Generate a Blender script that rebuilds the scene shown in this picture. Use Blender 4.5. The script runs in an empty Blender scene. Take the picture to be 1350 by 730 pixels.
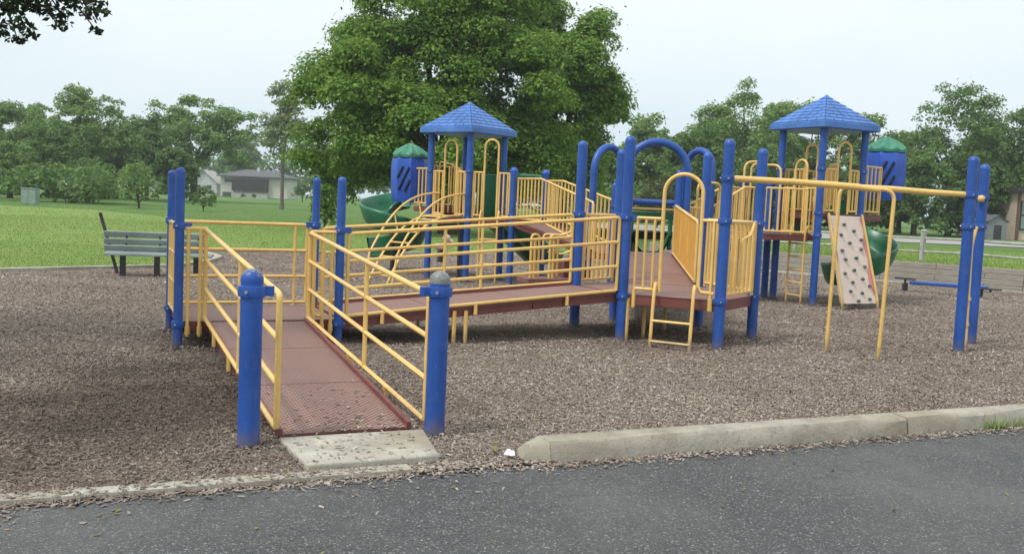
import bpy, bmesh, math, random
import numpy as np
from math import sin, cos, pi, radians, atan2, hypot, sqrt
from mathutils import Vector, Matrix

scene = bpy.context.scene
COL = scene.collection
random.seed(7)
rng = np.random.default_rng(11)

# ------------------------------------------------------------------ helpers
def V(*a): return Vector(a)

class MB:
    """collects shapes in world space; build() links them as one mesh object"""
    def __init__(s): s.v = []; s.f = []; s.m = []; s.mi = 0
    def add(s, vs, fs):
        o = len(s.v); s.v += [tuple(p) for p in vs]
        for f in fs: s.f.append([i + o for i in f]); s.m.append(s.mi)
    def tube(s, pts, r, n=8, caps=True, closed=False):
        P = [Vector(p) for p in pts]; k = len(P)
        R = r if isinstance(r, (list, tuple)) else [r] * k
        ts = []
        for i in range(k):
            if closed: t = P[(i + 1) % k] - P[i - 1]
            else: t = P[min(i + 1, k - 1)] - P[max(i - 1, 0)]
            ts.append(t.normalized())
        a = Vector((0, 0, 1)) if abs(ts[0].z) < .9 else Vector((1, 0, 0))
        nx = ts[0].cross(a).normalized()
        vs = []
        for i in range(k):
            nx = (nx - ts[i] * nx.dot(ts[i])).normalized(); ny = ts[i].cross(nx)
            for j in range(n):
                an = 2 * pi * j / n
                vs.append(P[i] + (nx * cos(an) + ny * sin(an)) * R[i])
        fs = []
        for i in range(k if closed else k - 1):
            i2 = (i + 1) % k
            for j in range(n):
                j2 = (j + 1) % n
                fs.append([i * n + j, i * n + j2, i2 * n + j2, i2 * n + j])
        if caps and not closed:
            fs.append(list(range(n))[::-1]); fs.append([(k - 1) * n + j for j in range(n)])
        s.add(vs, fs)
    def box(s, c, size, rz=0, R=None):
        M = R if R is not None else Matrix.Rotation(rz, 3, 'Z')
        hx, hy, hz = size[0] / 2, size[1] / 2, size[2] / 2
        c = Vector(c)
        vs = [c + M @ Vector((x, y, z)) for x in (-hx, hx) for y in (-hy, hy) for z in (-hz, hz)]
        s.add(vs, [[0, 1, 3, 2], [4, 6, 7, 5], [0, 4, 5, 1], [2, 3, 7, 6], [0, 2, 6, 4], [1, 5, 7, 3]])
    def bar(s, p, q, w, h, up=(0, 0, 1)):
        """rectangular bar from p to q, w wide, h tall"""
        p = Vector(p); q = Vector(q); t = (q - p); L = t.length; t.normalize()
        x = t.cross(Vector(up)).normalized(); u = x.cross(t)
        s.box((p + q) / 2, (L, w, h), R=Matrix((t, x, u)).transposed())
    def prism(s, poly, z0, z1):
        """poly: list of (x,y); z0/z1 numbers or lists"""
        k = len(poly)
        if sum(poly[i][0] * poly[(i + 1) % k][1] - poly[(i + 1) % k][0] * poly[i][1] for i in range(k)) < 0:
            poly = poly[::-1]
            if isinstance(z0, (list, tuple)): z0 = z0[::-1]
            if isinstance(z1, (list, tuple)): z1 = z1[::-1]
        a = z0 if isinstance(z0, (list, tuple)) else [z0] * k
        b = z1 if isinstance(z1, (list, tuple)) else [z1] * k
        vs = [(p[0], p[1], a[i]) for i, p in enumerate(poly)] + [(p[0], p[1], b[i]) for i, p in enumerate(poly)]
        fs = [list(range(k))[::-1], list(range(k, 2 * k))]
        for i in range(k):
            j = (i + 1) % k; fs.append([i, j, k + j, k + i])
        s.add(vs, fs)
    def lathe(s, prof, c, n=16):
        """prof: (r,z) from bottom to top"""
        vs = []; fs = []; k = len(prof)
        for r, z in prof:
            for j in range(n):
                a = 2 * pi * j / n
                vs.append((c[0] + r * cos(a), c[1] + r * sin(a), c[2] + z))
        for i in range(k - 1):
            for j in range(n):
                j2 = (j + 1) % n
                fs.append([i * n + j, i * n + j2, (i + 1) * n + j2, (i + 1) * n + j])
        fs.append(list(range(n))[::-1]); fs.append([(k - 1) * n + j for j in range(n)])
        s.add(vs, fs)
    def grid(s, rows):
        """rows of equal-length point lists -> quads"""
        w = len(rows[0]); vs = [p for r in rows for p in r]
        fs = [[i * w + j, i * w + j + 1, (i + 1) * w + j + 1, (i + 1) * w + j]
              for i in range(len(rows) - 1) for j in range(w - 1)]
        s.add(vs, fs)
    def build(s, name, mats, parent=None, smooth=35, bevel=0):
        off = wpos(parent)
        me = bpy.data.meshes.new(name)
        me.from_pydata([(p[0] - off[0], p[1] - off[1], p[2] - off[2]) for p in s.v], [], s.f)
        mats = mats if isinstance(mats, (list, tuple)) else [mats]
        for m in mats: me.materials.append(m)
        me.polygons.foreach_set('material_index', s.m)
        if smooth:
            me.polygons.foreach_set('use_smooth', [True] * len(me.polygons))
            me.set_sharp_from_angle(angle=radians(smooth))
        me.update()
        o = bpy.data.objects.new(name, me); COL.objects.link(o)
        if parent: o.parent = parent
        if bevel:
            md = o.modifiers.new('b', 'BEVEL'); md.width = bevel; md.segments = 2; md.limit_method = 'ANGLE'; md.angle_limit = radians(40)
        return o

def wpos(o):
    p = Vector((0, 0, 0))
    while o: p += o.location; o = o.parent
    return p

def tag(o, label, cat, group=None, kind=None):
    if label: o['label'] = label
    if cat: o['category'] = cat
    if group: o['group'] = group
    if kind: o['kind'] = kind
    return o
def thing(name, label, cat, loc=(0, 0, 0), group=None):
    o = bpy.data.objects.new(name, None); COL.objects.link(o); o.location = loc
    o.empty_display_size = .2
    return tag(o, label, cat, group)
def struct(o): o['kind'] = 'structure'; return o
def dup(root, loc, rz=0, sc=1.0, label=None):
    r = root.copy(); COL.objects.link(r); r.location = loc; r.rotation_euler = (0, 0, rz)
    r.scale = (sc, sc, sc) if not isinstance(sc, tuple) else sc
    if label: r['label'] = label
    for ch in list(root.children):
        c = ch.copy(); COL.objects.link(c); c.parent = r
        for g in list(ch.children):
            d = g.copy(); COL.objects.link(d); d.parent = c
    return r

def fillet(pts, rad, seg=5):
    P = [Vector(p) for p in pts]; out = [P[0]]
    for i in range(1, len(P) - 1):
        a, b, c = P[i - 1], P[i], P[i + 1]
        d1 = (a - b); d2 = (c - b)
        r = min(rad, d1.length * .49, d2.length * .49)
        p = b + d1.normalized() * r; q = b + d2.normalized() * r
        for k in range(seg + 1):
            t = k / seg; out.append(p * (1 - t) ** 2 + b * 2 * t * (1 - t) + q * t * t)
    out.append(P[-1]); return out

def quads(name, A, mat, parent=None):
    """A: (n,4,3) array of quads -> one mesh object"""
    n = len(A); off = wpos(parent)
    me = bpy.data.meshes.new(name)
    me.vertices.add(n * 4); me.loops.add(n * 4); me.polygons.add(n)
    me.vertices.foreach_set('co', (A.reshape(-1, 3) - np.array(off)[None]).astype(np.float32).ravel())
    me.loops.foreach_set('vertex_index', np.arange(n * 4, dtype=np.int32))
    me.polygons.foreach_set('loop_start', np.arange(0, n * 4, 4, dtype=np.int32))
    me.polygons.foreach_set('loop_total', np.full(n, 4, dtype=np.int32))
    me.update(calc_edges=True); me.validate()
    me.materials.append(mat)
    o = bpy.data.objects.new(name, me); COL.objects.link(o)
    if parent: o.parent = parent
    return o

# ------------------------------------------------------------------ materials
class NT:
    def __init__(s, name):
        s.mat = bpy.data.materials.new(name); s.mat.use_nodes = True
        s.t = s.mat.node_tree; s.b = s.t.nodes['Principled BSDF']; s.out = s.t.nodes['Material Output']
    def n(s, typ, ins=None, **kw):
        nd = s.t.nodes.new(typ)
        for k, v in kw.items(): setattr(nd, k, v)
        for k, v in (ins or {}).items():
            sk = nd.inputs[k]
            if hasattr(v, 'is_output') or isinstance(v, bpy.types.NodeSocket): s.t.links.new(v, sk)
            else: sk.default_value = v
        return nd
    def link(s, a, b): s.t.links.new(a, b)
    def ramp(s, fac, stops, interp='LINEAR'):
        r = s.n('ShaderNodeValToRGB', {'Fac': fac}); cr = r.color_ramp; cr.interpolation = interp
        while len(cr.elements) < len(stops): cr.elements.new(.5)
        for e, (p, c) in zip(cr.elements, stops):
            e.position = p; e.color = c if len(c) == 4 else (*c, 1)
        return r.outputs['Color']
    def mix(s, fac, a, b, mode='MIX'):
        m = s.n('ShaderNodeMix', data_type='RGBA', blend_type=mode)
        for k, v in ((0, fac), (6, a), (7, b)):
            if isinstance(v, bpy.types.NodeSocket): s.link(v, m.inputs[k])
            else: m.inputs[k].default_value = v if k == 0 else (*v, 1)
        return m.outputs[2]
    def co(s, kind='Object'): return s.n('ShaderNodeTexCoord').outputs[kind]
    def pos(s): return s.n('ShaderNodeNewGeometry').outputs['Position']
    def noise(s, vec, scale, detail=4, rough=.55):
        return s.n('ShaderNodeTexNoise', {'Vector': vec, 'Scale': scale, 'Detail': detail, 'Roughness': rough}).outputs['Fac']
    def math(s, op, a, b=0.0):
        m = s.n('ShaderNodeMath', operation=op)
        for i, v in enumerate((a, b)):
            if isinstance(v, bpy.types.NodeSocket): s.link(v, m.inputs[i])
            else: m.inputs[i].default_value = v
        return m.outputs[0]
    def set(s, col=None, rough=None, bump=None, bs=.3, bd=.01, spec=None, metal=None):
        for k, v in (('Base Color', col), ('Roughness', rough), ('Specular IOR Level', spec), ('Metallic', metal)):
            if v is None: continue
            if isinstance(v, bpy.types.NodeSocket): s.link(v, s.b.inputs[k])
            else: s.b.inputs[k].default_value = (*v, 1) if k == 'Base Color' else v
        if bump is not None:
            bn = s.n('ShaderNodeBump', {'Height': bump, 'Strength': bs, 'Distance': bd})
            s.link(bn.outputs['Normal'], s.b.inputs['Normal'])
        return s.mat

def paint(name, col, rough=.35, var=.25, dirt=(.2, .17, .13), dirtamt=.18, grime=False):
    t = NT(name); p = t.pos()
    n1 = t.noise(p, 2.3, 5); n2 = t.noise(p, 45, 3)
    lo = tuple(c * (1 - var) for c in col); hi = tuple(min(1, c * (1 + var * .6) + .01) for c in col)
    c = t.mix(t.ramp(n1, [(.3, (0, 0, 0)), (.7, (1, 1, 1))]), lo, hi)
    d = t.math('MULTIPLY', t.ramp(t.noise(p, 9, 6, .7), [(.52, (0, 0, 0)), (.75, (1, 1, 1))]), dirtamt)
    c = t.mix(d, c, dirt)
    if grime:
        z = t.n('ShaderNodeSeparateXYZ', {'Vector': p}).outputs['Z']
        gz = t.math('SUBTRACT', t.math('ADD', z, t.math('MULTIPLY', t.noise(p, 14, 5, .7), .22)), .1)
        c = t.mix(t.ramp(gz, [(.0, (.75, .75, .75)), (.16, (0, 0, 0))]), c, (.15, .12, .10))
        sc = t.noise(t.n('ShaderNodeMapping', {'Vector': p, 'Scale': (9, 9, 2.2)}).outputs[0], 6, 6, .75)
        c = t.mix(t.ramp(sc, [(.57, (0, 0, 0)), (.68, (.55, .55, .55))]), c, tuple(min(1, x * 1.6 + .05) for x in col))
    r = t.math('MULTIPLY_ADD', n2, .25); r.node.inputs[2].default_value = rough - .1
    return t.set(c, r, bump=n2, bs=.08, bd=.002)

M = {}
M['blue'] = paint('blue_paint', (.010, .076, .345), .40, .2, (.16, .2, .3), .2, True)
M['blue_roof'] = paint('blue_roof_plastic', (.045, .16, .47), .38, .22, (.3, .36, .45), .3)
M['blue_plastic'] = paint('blue_plastic', (.014, .085, .46), .4, .2, (.2, .25, .4), .2)
M['yellow'] = paint('yellow_coating', (.77, .50, .15), .36, .12, (.42, .25, .08), .30, True)
M['yellow_panel'] = paint('yellow_panel_plastic', (.74, .38, .06), .45, .12, (.45, .27, .1), .25)
M['green'] = paint('green_plastic', (.010, .14, .062), .32, .25, (.2, .3, .22), .2)
M['dome'] = paint('green_dome_plastic', (.035, .215, .125), .5, .3, (.3, .42, .33), .45)
M['slot'] = NT('dark_interior').set((.004, .008, .03), .8)
M['zinc'] = NT('zinc_bolt').set((.45, .46, .48), .4, metal=.8)
M['steel'] = paint('dark_metal', (.02, .02, .022), .45)
M['grey_bench'] = paint('grey_recycled_plank', (.23, .28, .27), .6, .2, (.3, .3, .27), .35)

def worn_cap(name, thr):
    t = NT(name); p = t.co('Object')
    n = t.noise(t.pos(), 16, 5, .65)
    z = t.n('ShaderNodeSeparateXYZ', {'Vector': t.n('ShaderNodeNewGeometry').outputs['Normal']}).outputs['Z']
    m = t.math('ADD', t.math('MULTIPLY', z, .35), n)
    f = t.ramp(m, [(thr, (0, 0, 0)), (thr + .05, (1, 1, 1))])
    c = t.mix(f, (.010, .076, .345), t.ramp(t.noise(t.pos(), 60), [(.3, (.13, .14, .14)), (.7, (.27, .27, .25))]))
    return t.set(c, t.math('MULTIPLY_ADD', f, .4) if False else .5, bump=n, bs=.2, bd=.003)
M['cap_a'] = worn_cap('part_worn_cap', .68)
M['cap_b'] = worn_cap('worn_grey_cap', .38)

def deckmat(name, base):
    t = NT(name)
    mp = t.n('ShaderNodeMapping', {'Vector': t.pos(), 'Rotation': (0, 0, -radians(24.5))}).outputs[0]
    sp = t.n('ShaderNodeSeparateXYZ', {'Vector': mp})
    k = 2 * pi / .046
    sx = t.math('SINE', t.math('MULTIPLY', sp.outputs['X'], k)); sy = t.math('SINE', t.math('MULTIPLY', sp.outputs['Y'], k))
    h = t.math('MULTIPLY', sx, sy)
    nz = t.n('ShaderNodeSeparateXYZ', {'Vector': t.n('ShaderNodeNewGeometry').outputs['Normal']}).outputs['Z']
    up = t.math('GREATER_THAN', nz, .7)
    hole = t.math('MULTIPLY', t.ramp(h, [(.28, (0, 0, 0)), (.42, (1, 1, 1))]), up)
    n = t.noise(t.pos(), 1.7, 6, .6); n2 = t.noise(t.pos(), 22, 4, .6)
    c = t.mix(t.ramp(n, [(.3, (0, 0, 0)), (.7, (1, 1, 1))]), tuple(x * .78 for x in base), tuple(x * 1.18 + .012 for x in base))
    c = t.mix(t.math('MULTIPLY', up, .48), c, (.37, .25, .205))
    c = t.mix(t.math('MULTIPLY', t.ramp(n2, [(.5, (0, 0, 0)), (.8, (1, 1, 1))]), .4), c, (.30, .23, .19))
    c = t.mix(t.math('MULTIPLY', hole, .95), c, (.035, .014, .011))
    return t.set(c, .62, bump=t.math('SUBTRACT', 1.0, hole), bs=.35, bd=.006)
M['deck'] = deckmat('brown_coated_deck', (.20, .078, .062))
M['maroon'] = paint('maroon_deck_edge', (.17, .045, .037), .5, .25, (.22, .16, .13), .35)

def dark_patch(t, p):
    # a darker patch left of the entry ramp with a ragged outline
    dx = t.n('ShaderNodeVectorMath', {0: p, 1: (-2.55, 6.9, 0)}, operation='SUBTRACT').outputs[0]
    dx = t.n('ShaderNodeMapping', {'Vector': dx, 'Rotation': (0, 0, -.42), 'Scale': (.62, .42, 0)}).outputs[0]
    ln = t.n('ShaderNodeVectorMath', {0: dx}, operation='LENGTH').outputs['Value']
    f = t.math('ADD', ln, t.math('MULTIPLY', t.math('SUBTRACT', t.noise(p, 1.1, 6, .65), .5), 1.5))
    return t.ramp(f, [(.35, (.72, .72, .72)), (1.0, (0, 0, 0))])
def mulchmat():
    t = NT('wood_mulch'); p = t.pos()
    vo = t.n('ShaderNodeTexVoronoi', {'Vector': t.n('ShaderNodeMapping', {'Vector': p, 'Scale': (1, 1.7, 1)}).outputs[0], 'Scale': 60, 'Randomness': 1})
    vo2 = t.n('ShaderNodeTexVoronoi', {'Vector': p, 'Scale': 70})
    big = t.noise(p, .45, 5, .6); mid = t.noise(p, 3.1, 4, .6)
    sep = t.n('ShaderNodeSeparateColor', {'Color': vo.outputs['Color']})
    c = t.ramp(sep.outputs[0], [(0, (.14, .11, .086)), (.35, (.24, .192, .154)), (.7, (.32, .264, .218)), (1, (.41, .35, .295))])
    c = t.mix(t.ramp(t.math('ADD', t.math('MULTIPLY', big, .65), t.math('MULTIPLY', mid, .35)), [(.38, (0, 0, 0)), (.6, (.55, .55, .55))]), c, (.13, .092, .07))
    c = t.mix(dark_patch(t, p), c, (.055, .04, .031))
    e = t.ramp(vo.outputs['Distance'], [(0, (1, 1, 1)), (.55, (0, 0, 0))])
    hgt = t.math('ADD', t.math('MULTIPLY', e, .6), t.math('MULTIPLY', t.ramp(vo2.outputs['Distance'], [(0, (1, 1, 1)), (.6, (0, 0, 0))]), .4))
    return t.set(c, .95, bump=hgt, bs=.8, bd=.03, spec=.15)
M['mulch'] = mulchmat()
def chipmat():
    t = NT('wood_chip'); r = t.n('ShaderNodeNewGeometry').outputs['Random Per Island']
    c = t.ramp(r, [(0, (.18, .142, .112)), (.3, (.29, .236, .192)), (.65, (.37, .31, .26)), (.9, (.45, .39, .335)), (1, (.53, .47, .41))])
    big = t.noise(t.pos(), .5, 4, .6)
    c = t.mix(t.ramp(big, [(.42, (0, 0, 0)), (.62, (.45, .45, .45))]), c, (.14, .096, .072))
    c = t.mix(dark_patch(t, t.pos()), c, (.06, .043, .033))
    return t.set(c, .9, bump=t.noise(t.pos(), 160, 2), bs=.4, bd=.004, spec=.2)
M['chip'] = chipmat()

def asphaltmat():
    t = NT('asphalt'); p = t.pos()
    vo = t.n('ShaderNodeTexVoronoi', {'Vector': p, 'Scale': 130})
    sep = t.n('ShaderNodeSeparateColor', {'Color': vo.outputs['Color']})
    c = t.ramp(sep.outputs[0], [(0, (.046, .0465, .047)), (.5, (.076, .0765, .077)), (.86, (.108, .108, .107)), (.955, (.17, .168, .164)), (1, (.36, .355, .34))])
    big = t.noise(p, .55, 5, .55)
    c = t.mix(t.ramp(big, [(.46, (0, 0, 0)), (.68, (.5, .5, .5))]), c, (.155, .154, .15))
    fine = t.noise(p, 5, 6, .7)
    c = t.mix(t.ramp(fine, [(.5, (0, 0, 0)), (.8, (.35, .35, .35))]), c, (.035, .037, .04))
    # fine hairline cracks
    cr = t.n('ShaderNodeTexVoronoi', {'Vector': t.n('ShaderNodeVectorMath', {0: p, 1: t.n('ShaderNodeVectorMath', {0: t.n('ShaderNodeTexNoise', {'Vector': p, 'Scale': 1.6, 'Detail': 4}).outputs['Color'], 1: (.5, .5, .5)}, operation='MULTIPLY').outputs[0]}, operation='ADD').outputs[0], 'Scale': .62}, feature='DISTANCE_TO_EDGE')
    c = t.mix(t.ramp(cr.outputs['Distance'], [(0, (.3, .3, .3)), (.004, (0, 0, 0))]), c, (.02, .02, .02))
    return t.set(c, .82, bump=t.math('ADD', vo.outputs['Distance'], fine), bs=.55, bd=.012, spec=.35)
M['asphalt'] = asphaltmat()

def concrete(name, base=(.40, .37, .30)):
    t = NT(name); p = t.pos()
    a = t.noise(p, 4, 7, .65); b = t.noise(p, 45, 4, .7); g = t.noise(p, 1.1, 4)
    c = t.ramp(a, [(.25, tuple(x * .6 for x in base)), (.5, base), (.75, tuple(min(1, x * 1.25) for x in base))])
    c = t.mix(t.ramp(b, [(.56, (0, 0, 0)), (.66, (.55, .55, .55))]), c, tuple(x * .45 for x in base))
    c = t.mix(t.ramp(g, [(.46, (0, 0, 0)), (.66, (.7, .7, .7))]), c, (.25, .205, .14))
    sc = t.noise(t.n('ShaderNodeMapping', {'Vector': p, 'Scale': (7, 7, 2)}).outputs[0], 3, 7, .75)
    c = t.mix(t.ramp(sc, [(.62, (0, 0, 0)), (.68, (.7, .7, .7))]), c, tuple(min(1, x * 1.45) for x in base))
    c = t.mix(t.ramp(t.noise(p, 13, 6, .7), [(.6, (0, 0, 0)), (.72, (.6, .6, .6))]), c, (.12, .10, .075))
    return t.set(c, .9, bump=t.math('ADD', a, b), bs=.5, bd=.012, spec=.2)
M['concrete'] = concrete('weathered_concrete', (.37, .345, .285))
M['concrete_pale'] = concrete('pale_concrete', (.44, .42, .355))

def grassmat(name, lo, mid, hi, stripe=.0):
    t = NT(name); p = t.pos()
    a = t.noise(p, .12, 5, .6); b = t.noise(p, 1.3, 5, .65); f = t.noise(p, 30, 3, .7)
    s = t.math('ADD', t.math('MULTIPLY', a, .5), t.math('MULTIPLY', b, .5))
    c = t.ramp(s, [(.32, lo), (.5, mid), (.68, hi)])
    wv = t.n('ShaderNodeTexWave', {'Vector': t.n('ShaderNodeMapping', {'Vector': p, 'Rotation': (0, 0, 1.25)}).outputs[0], 'Scale': .28, 'Distortion': 1.2, 'Detail': 2}).outputs['Fac']
    c = t.mix(t.math('MULTIPLY', wv, .22), c, tuple(x * 1.15 for x in hi))
    dry = t.ramp(t.noise(p, .5, 5, .65), [(.56, (0, 0, 0)), (.7, (.45, .45, .45))])
    c = t.mix(dry, c, (.30, .30, .13))
    c = t.mix(t.ramp(f, [(.5, (0, 0, 0)), (.8, (.35, .35, .35))]), c, tuple(x * .6 for x in lo))
    return t.set(c, .9, bump=t.math('ADD', f, b), bs=.9, bd=.06, spec=.15)
M['grass'] = grassmat('lawn_grass', (.15, .24, .05), (.20, .30, .07), (.27, .355, .11))
M['rough'] = grassmat('rough_grass', (.08, .155, .035), (.105, .195, .048), (.14, .23, .065))
def blademat():
    t = NT('grass_blade'); r = t.n('ShaderNodeNewGeometry').outputs['Random Per Island']
    c = t.ramp(r, [(0, (.17, .255, .055)), (.5, (.225, .33, .08)), (.9, (.285, .38, .11)), (1, (.33, .33, .18))])
    return t.set(c, .7, spec=.2)
M['blade'] = blademat()

def leafmat(name, dk, md, lt, trans=.38):
    t = NT(name); r = t.n('ShaderNodeNewGeometry').outputs['Random Per Island']
    big = t.noise(t.co('Object'), .55, 4, .6)
    k = t.math('ADD', t.math('MULTIPLY', r, .55), t.math('MULTIPLY', big, .45))
    c = t.ramp(k, [(.2, dk), (.5, md), (.8, lt)])
    t.link(c, t.b.inputs['Base Color']); t.b.inputs['Roughness'].default_value = .65
    t.b.inputs['Specular IOR Level'].default_value = .18
    tr = t.n('ShaderNodeBsdfTranslucent', {'Color': t.mix(.5, c, lt)})
    ms = t.n('ShaderNodeMixShader', {0: trans, 1: t.b.outputs[0], 2: tr.outputs[0]})
    t.link(ms.outputs[0], t.out.inputs['Surface'])
    return t.mat
M['leaf_big'] = leafmat('maple_leaf', (.05, .115, .019), (.135, .255, .038), (.29, .41, .078))
M['leaf_mid'] = leafmat('field_tree_leaf', (.10, .185, .045), (.175, .28, .075), (.265, .375, .125))
M['leaf_dark'] = leafmat('dark_tree_leaf', (.065, .135, .035), (.125, .22, .056), (.20, .30, .09))
M['leaf_pale'] = leafmat('pale_olive_leaf', (.12, .18, .07), (.21, .27, .115), (.31, .36, .18), .45)
M['leaf_branch'] = leafmat('overhanging_leaf', (.014, .03, .01), (.026, .05, .016), (.045, .075, .02), .12)  # leaf colour itself darkened to give the branch its backlit look
M['leaf_brown'] = leafmat('bronze_shrub_leaf', (.045, .04, .02), (.08, .075, .035), (.12, .11, .05))
def barkmat(name, c1, c2):
    t = NT(name); p = t.co('Object')
    n = t.noise(t.n('ShaderNodeMapping', {'Vector': p, 'Scale': (6, 6, 1.2)}).outputs[0], 2.5, 6, .7)
    return t.set(t.ramp(n, [(.3, c1), (.7, c2)]), .95, bump=n, bs=.8, bd=.04, spec=.1)
M['bark'] = barkmat('brown_bark', (.04, .03, .022), (.12, .095, .07))
M['bark_grey'] = barkmat('grey_bark', (.10, .085, .07), (.24, .21, .18))

def timbermat():
    t = NT('grey_timber'); p = t.pos()
    n = t.noise(t.n('ShaderNodeMapping', {'Vector': p, 'Scale': (1.2, 1.2, 14)}).outputs[0], 3, 6, .7)
    b = t.noise(p, 1.2, 4)
    c = t.mix(b, t.ramp(n, [(.3, (.20, .18, .15)), (.7, (.33, .30, .255))]), t.ramp(n, [(.3, (.25, .23, .195)), (.7, (.42, .385, .33))]))
    return t.set(c, .95, bump=n, bs=.6, bd=.02, spec=.1)
M['timber'] = timbermat()
M['road'] = concrete('pale_road', (.36, .355, .345))
def flat(name, c, rough=.7, scale=3., var=.15, metal=None, spec=None):
    t = NT(name); n = t.noise(t.co('Object'), scale, 5, .6)
    return t.set(t.ramp(n, [(.3, tuple(x * (1 - var) for x in c)), (.7, tuple(min(1, x * (1 + var)) for x in c))]), rough, metal=metal, spec=spec)
M['fence'] = flat('silvery_fence_wood', (.36, .35, .32), .95, 9, .3)
M['siding'] = flat('cream_siding', (.50, .485, .42)); M['white_siding'] = flat('white_siding', (.52, .54, .54))
M['shingle'] = flat('grey_shingle', (.10, .105, .11), .9); M['tan_roof'] = flat('tan_roof', (.30, .21, .16), .9)
M['stone'] = flat('pale_stone', (.40, .385, .35), .9); M['screen'] = flat('dark_porch_screen', (.03, .031, .03), .6)
M['glass'] = flat('window_glass', (.06, .085, .085), .12); M['glass_green'] = flat('greenish_glass', (.18, .27, .25), .15)
M['brown_trim'] = flat('brown_trim', (.14, .075, .05)); M['beige'] = flat('beige_panel', (.52, .42, .33))
M['dark_roof'] = flat('dark_roof', (.035, .033, .035)); M['utility'] = flat('grey_green_metal', (.24, .31, .26), .6)
M['shed'] = flat('grey_shed_board', (.20, .21, .22)); M['tyre'] = flat('tyre_rubber', (.015, .015, .015), .8)
M['car_red'] = flat('dark_red_paint', (.09, .02, .02), .25); M['car_dark'] = flat('dark_car_paint', (.02, .022, .026), .25)
M['white'] = flat('white_paper', (.82, .83, .85), .8, 20)
M['rider_pale'] = flat('pale_pink_plastic', (.62, .46, .42), .5)
M['hold'] = flat('grey_green_hold', (.10, .13, .12), .7, 20)
def boardmat():
    t = NT('tan_climbing_board'); p = t.co('Object')
    n = t.noise(t.pos(), 4.5, 5, .65)
    c = t.ramp(n, [(.3, (.64, .52, .44)), (.7, (.75, .63, .54))])
    return t.set(c, .7, bump=n, bs=.2)
M['board'] = boardmat()
M['pink'] = paint('faded_pink_wave', (.60, .24, .26), .6, .2, (.5, .4, .32), .5)

# ------------------------------------------------------------------ camera
H_CAM = 1.58; F_PX = 1280.; pitch = math.atan(100 / 1280.); roll = .045
d = V(0, cos(pitch), -sin(pitch)); r0 = V(1, 0, 0); u0 = V(0, sin(pitch), cos(pitch))
rr = r0 * cos(roll) + u0 * sin(roll); uu = u0 * cos(roll) - r0 * sin(roll)
cam = bpy.data.cameras.new('camera'); co = bpy.data.objects.new('camera', cam); COL.objects.link(co)
co.matrix_world = Matrix(((rr.x, uu.x, -d.x, 0), (rr.y, uu.y, -d.y, 0), (rr.z, uu.z, -d.z, H_CAM), (0, 0, 0, 1)))
cam.sensor_width = 36; cam.lens = 36 * F_PX / 1350.; cam.clip_end = 3000; cam.clip_start = .05
scene.camera = co

# ------------------------------------------------------------------ light
w = bpy.data.worlds.new('World'); scene.world = w; w.use_nodes = True
nt = w.node_tree; bg = nt.nodes['Background']
SUN_EL = radians(58); SUN_AZ = radians(-125)      # azimuth measured from +Y, clockwise
sky = nt.nodes.new('ShaderNodeTexSky'); sky.sky_type = 'NISHITA'; sky.sun_disc = False
sky.sun_elevation = SUN_EL; sky.sun_rotation = SUN_AZ; sky.dust_density = 4; sky.air_density = 1.4
tc = nt.nodes.new('ShaderNodeTexCoord'); sep = nt.nodes.new('ShaderNodeSeparateXYZ'); nt.links.new(tc.outputs['Generated'], sep.inputs[0])
cloudn = nt.nodes.new('ShaderNodeTexNoise'); cloudn.inputs['Scale'].default_value = 2.2; cloudn.inputs['Detail'].default_value = 4
mpn = nt.nodes.new('ShaderNodeMapping'); mpn.inputs['Scale'].default_value = (1, 1, 3.); nt.links.new(tc.outputs['Generated'], mpn.inputs[0]); nt.links.new(mpn.outputs[0], cloudn.inputs['Vector'])
ma = nt.nodes.new('ShaderNodeMath'); ma.operation = 'MULTIPLY_ADD'; ma.inputs[1].default_value = .34; nt.links.new(cloudn.outputs['Fac'], ma.inputs[0]); nt.links.new(sep.outputs['Z'], ma.inputs[2])
cr = nt.nodes.new('ShaderNodeValToRGB'); nt.links.new(ma.outputs[0], cr.inputs['Fac'])
cr.color_ramp.elements[0].position = .16; cr.color_ramp.elements[0].color = (4.35, 5.15, 5.6, 1)
cr.color_ramp.elements[1].position = .44; cr.color_ramp.elements[1].color = (5.95, 6.35, 6.6, 1)
mx = nt.nodes.new('ShaderNodeMix'); mx.data_type = 'RGBA'; mx.inputs[0].default_value = .97
nt.links.new(sky.outputs[0], mx.inputs[6]); nt.links.new(cr.outputs[0], mx.inputs[7]); nt.links.new(mx.outputs[2], bg.inputs['Color'])
bg.inputs['Strength'].default_value = .1
sl = bpy.data.lights.new('sun', 'SUN'); sl.energy = 1.5; sl.angle = radians(11); sl.color = (1, .97, .92)
so = bpy.data.objects.new('sun', sl); COL.objects.link(so)
sd = V(sin(SUN_AZ) * cos(SUN_EL), cos(SUN_AZ) * cos(SUN_EL), sin(SUN_EL))
so.rotation_euler = sd.to_track_quat('Z', 'Y').to_euler()
scene.view_settings.view_transform = 'Standard'; scene.view_settings.look = 'None'
scene.view_settings.exposure = .8; scene.view_settings.gamma = 1; scene.view_settings.use_curve_mapping = False

# ------------------------------------------------------------------ ground
vx, vy = .91, .4146                       # direction of the parking lot edge
nx_, ny_ = -.4146, .91
def ell(s, o=0.): return (-1.3 + vx * s + nx_ * o, 5.21 + vy * s + ny_ * o)   # along the lot edge, o into the playground

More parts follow.
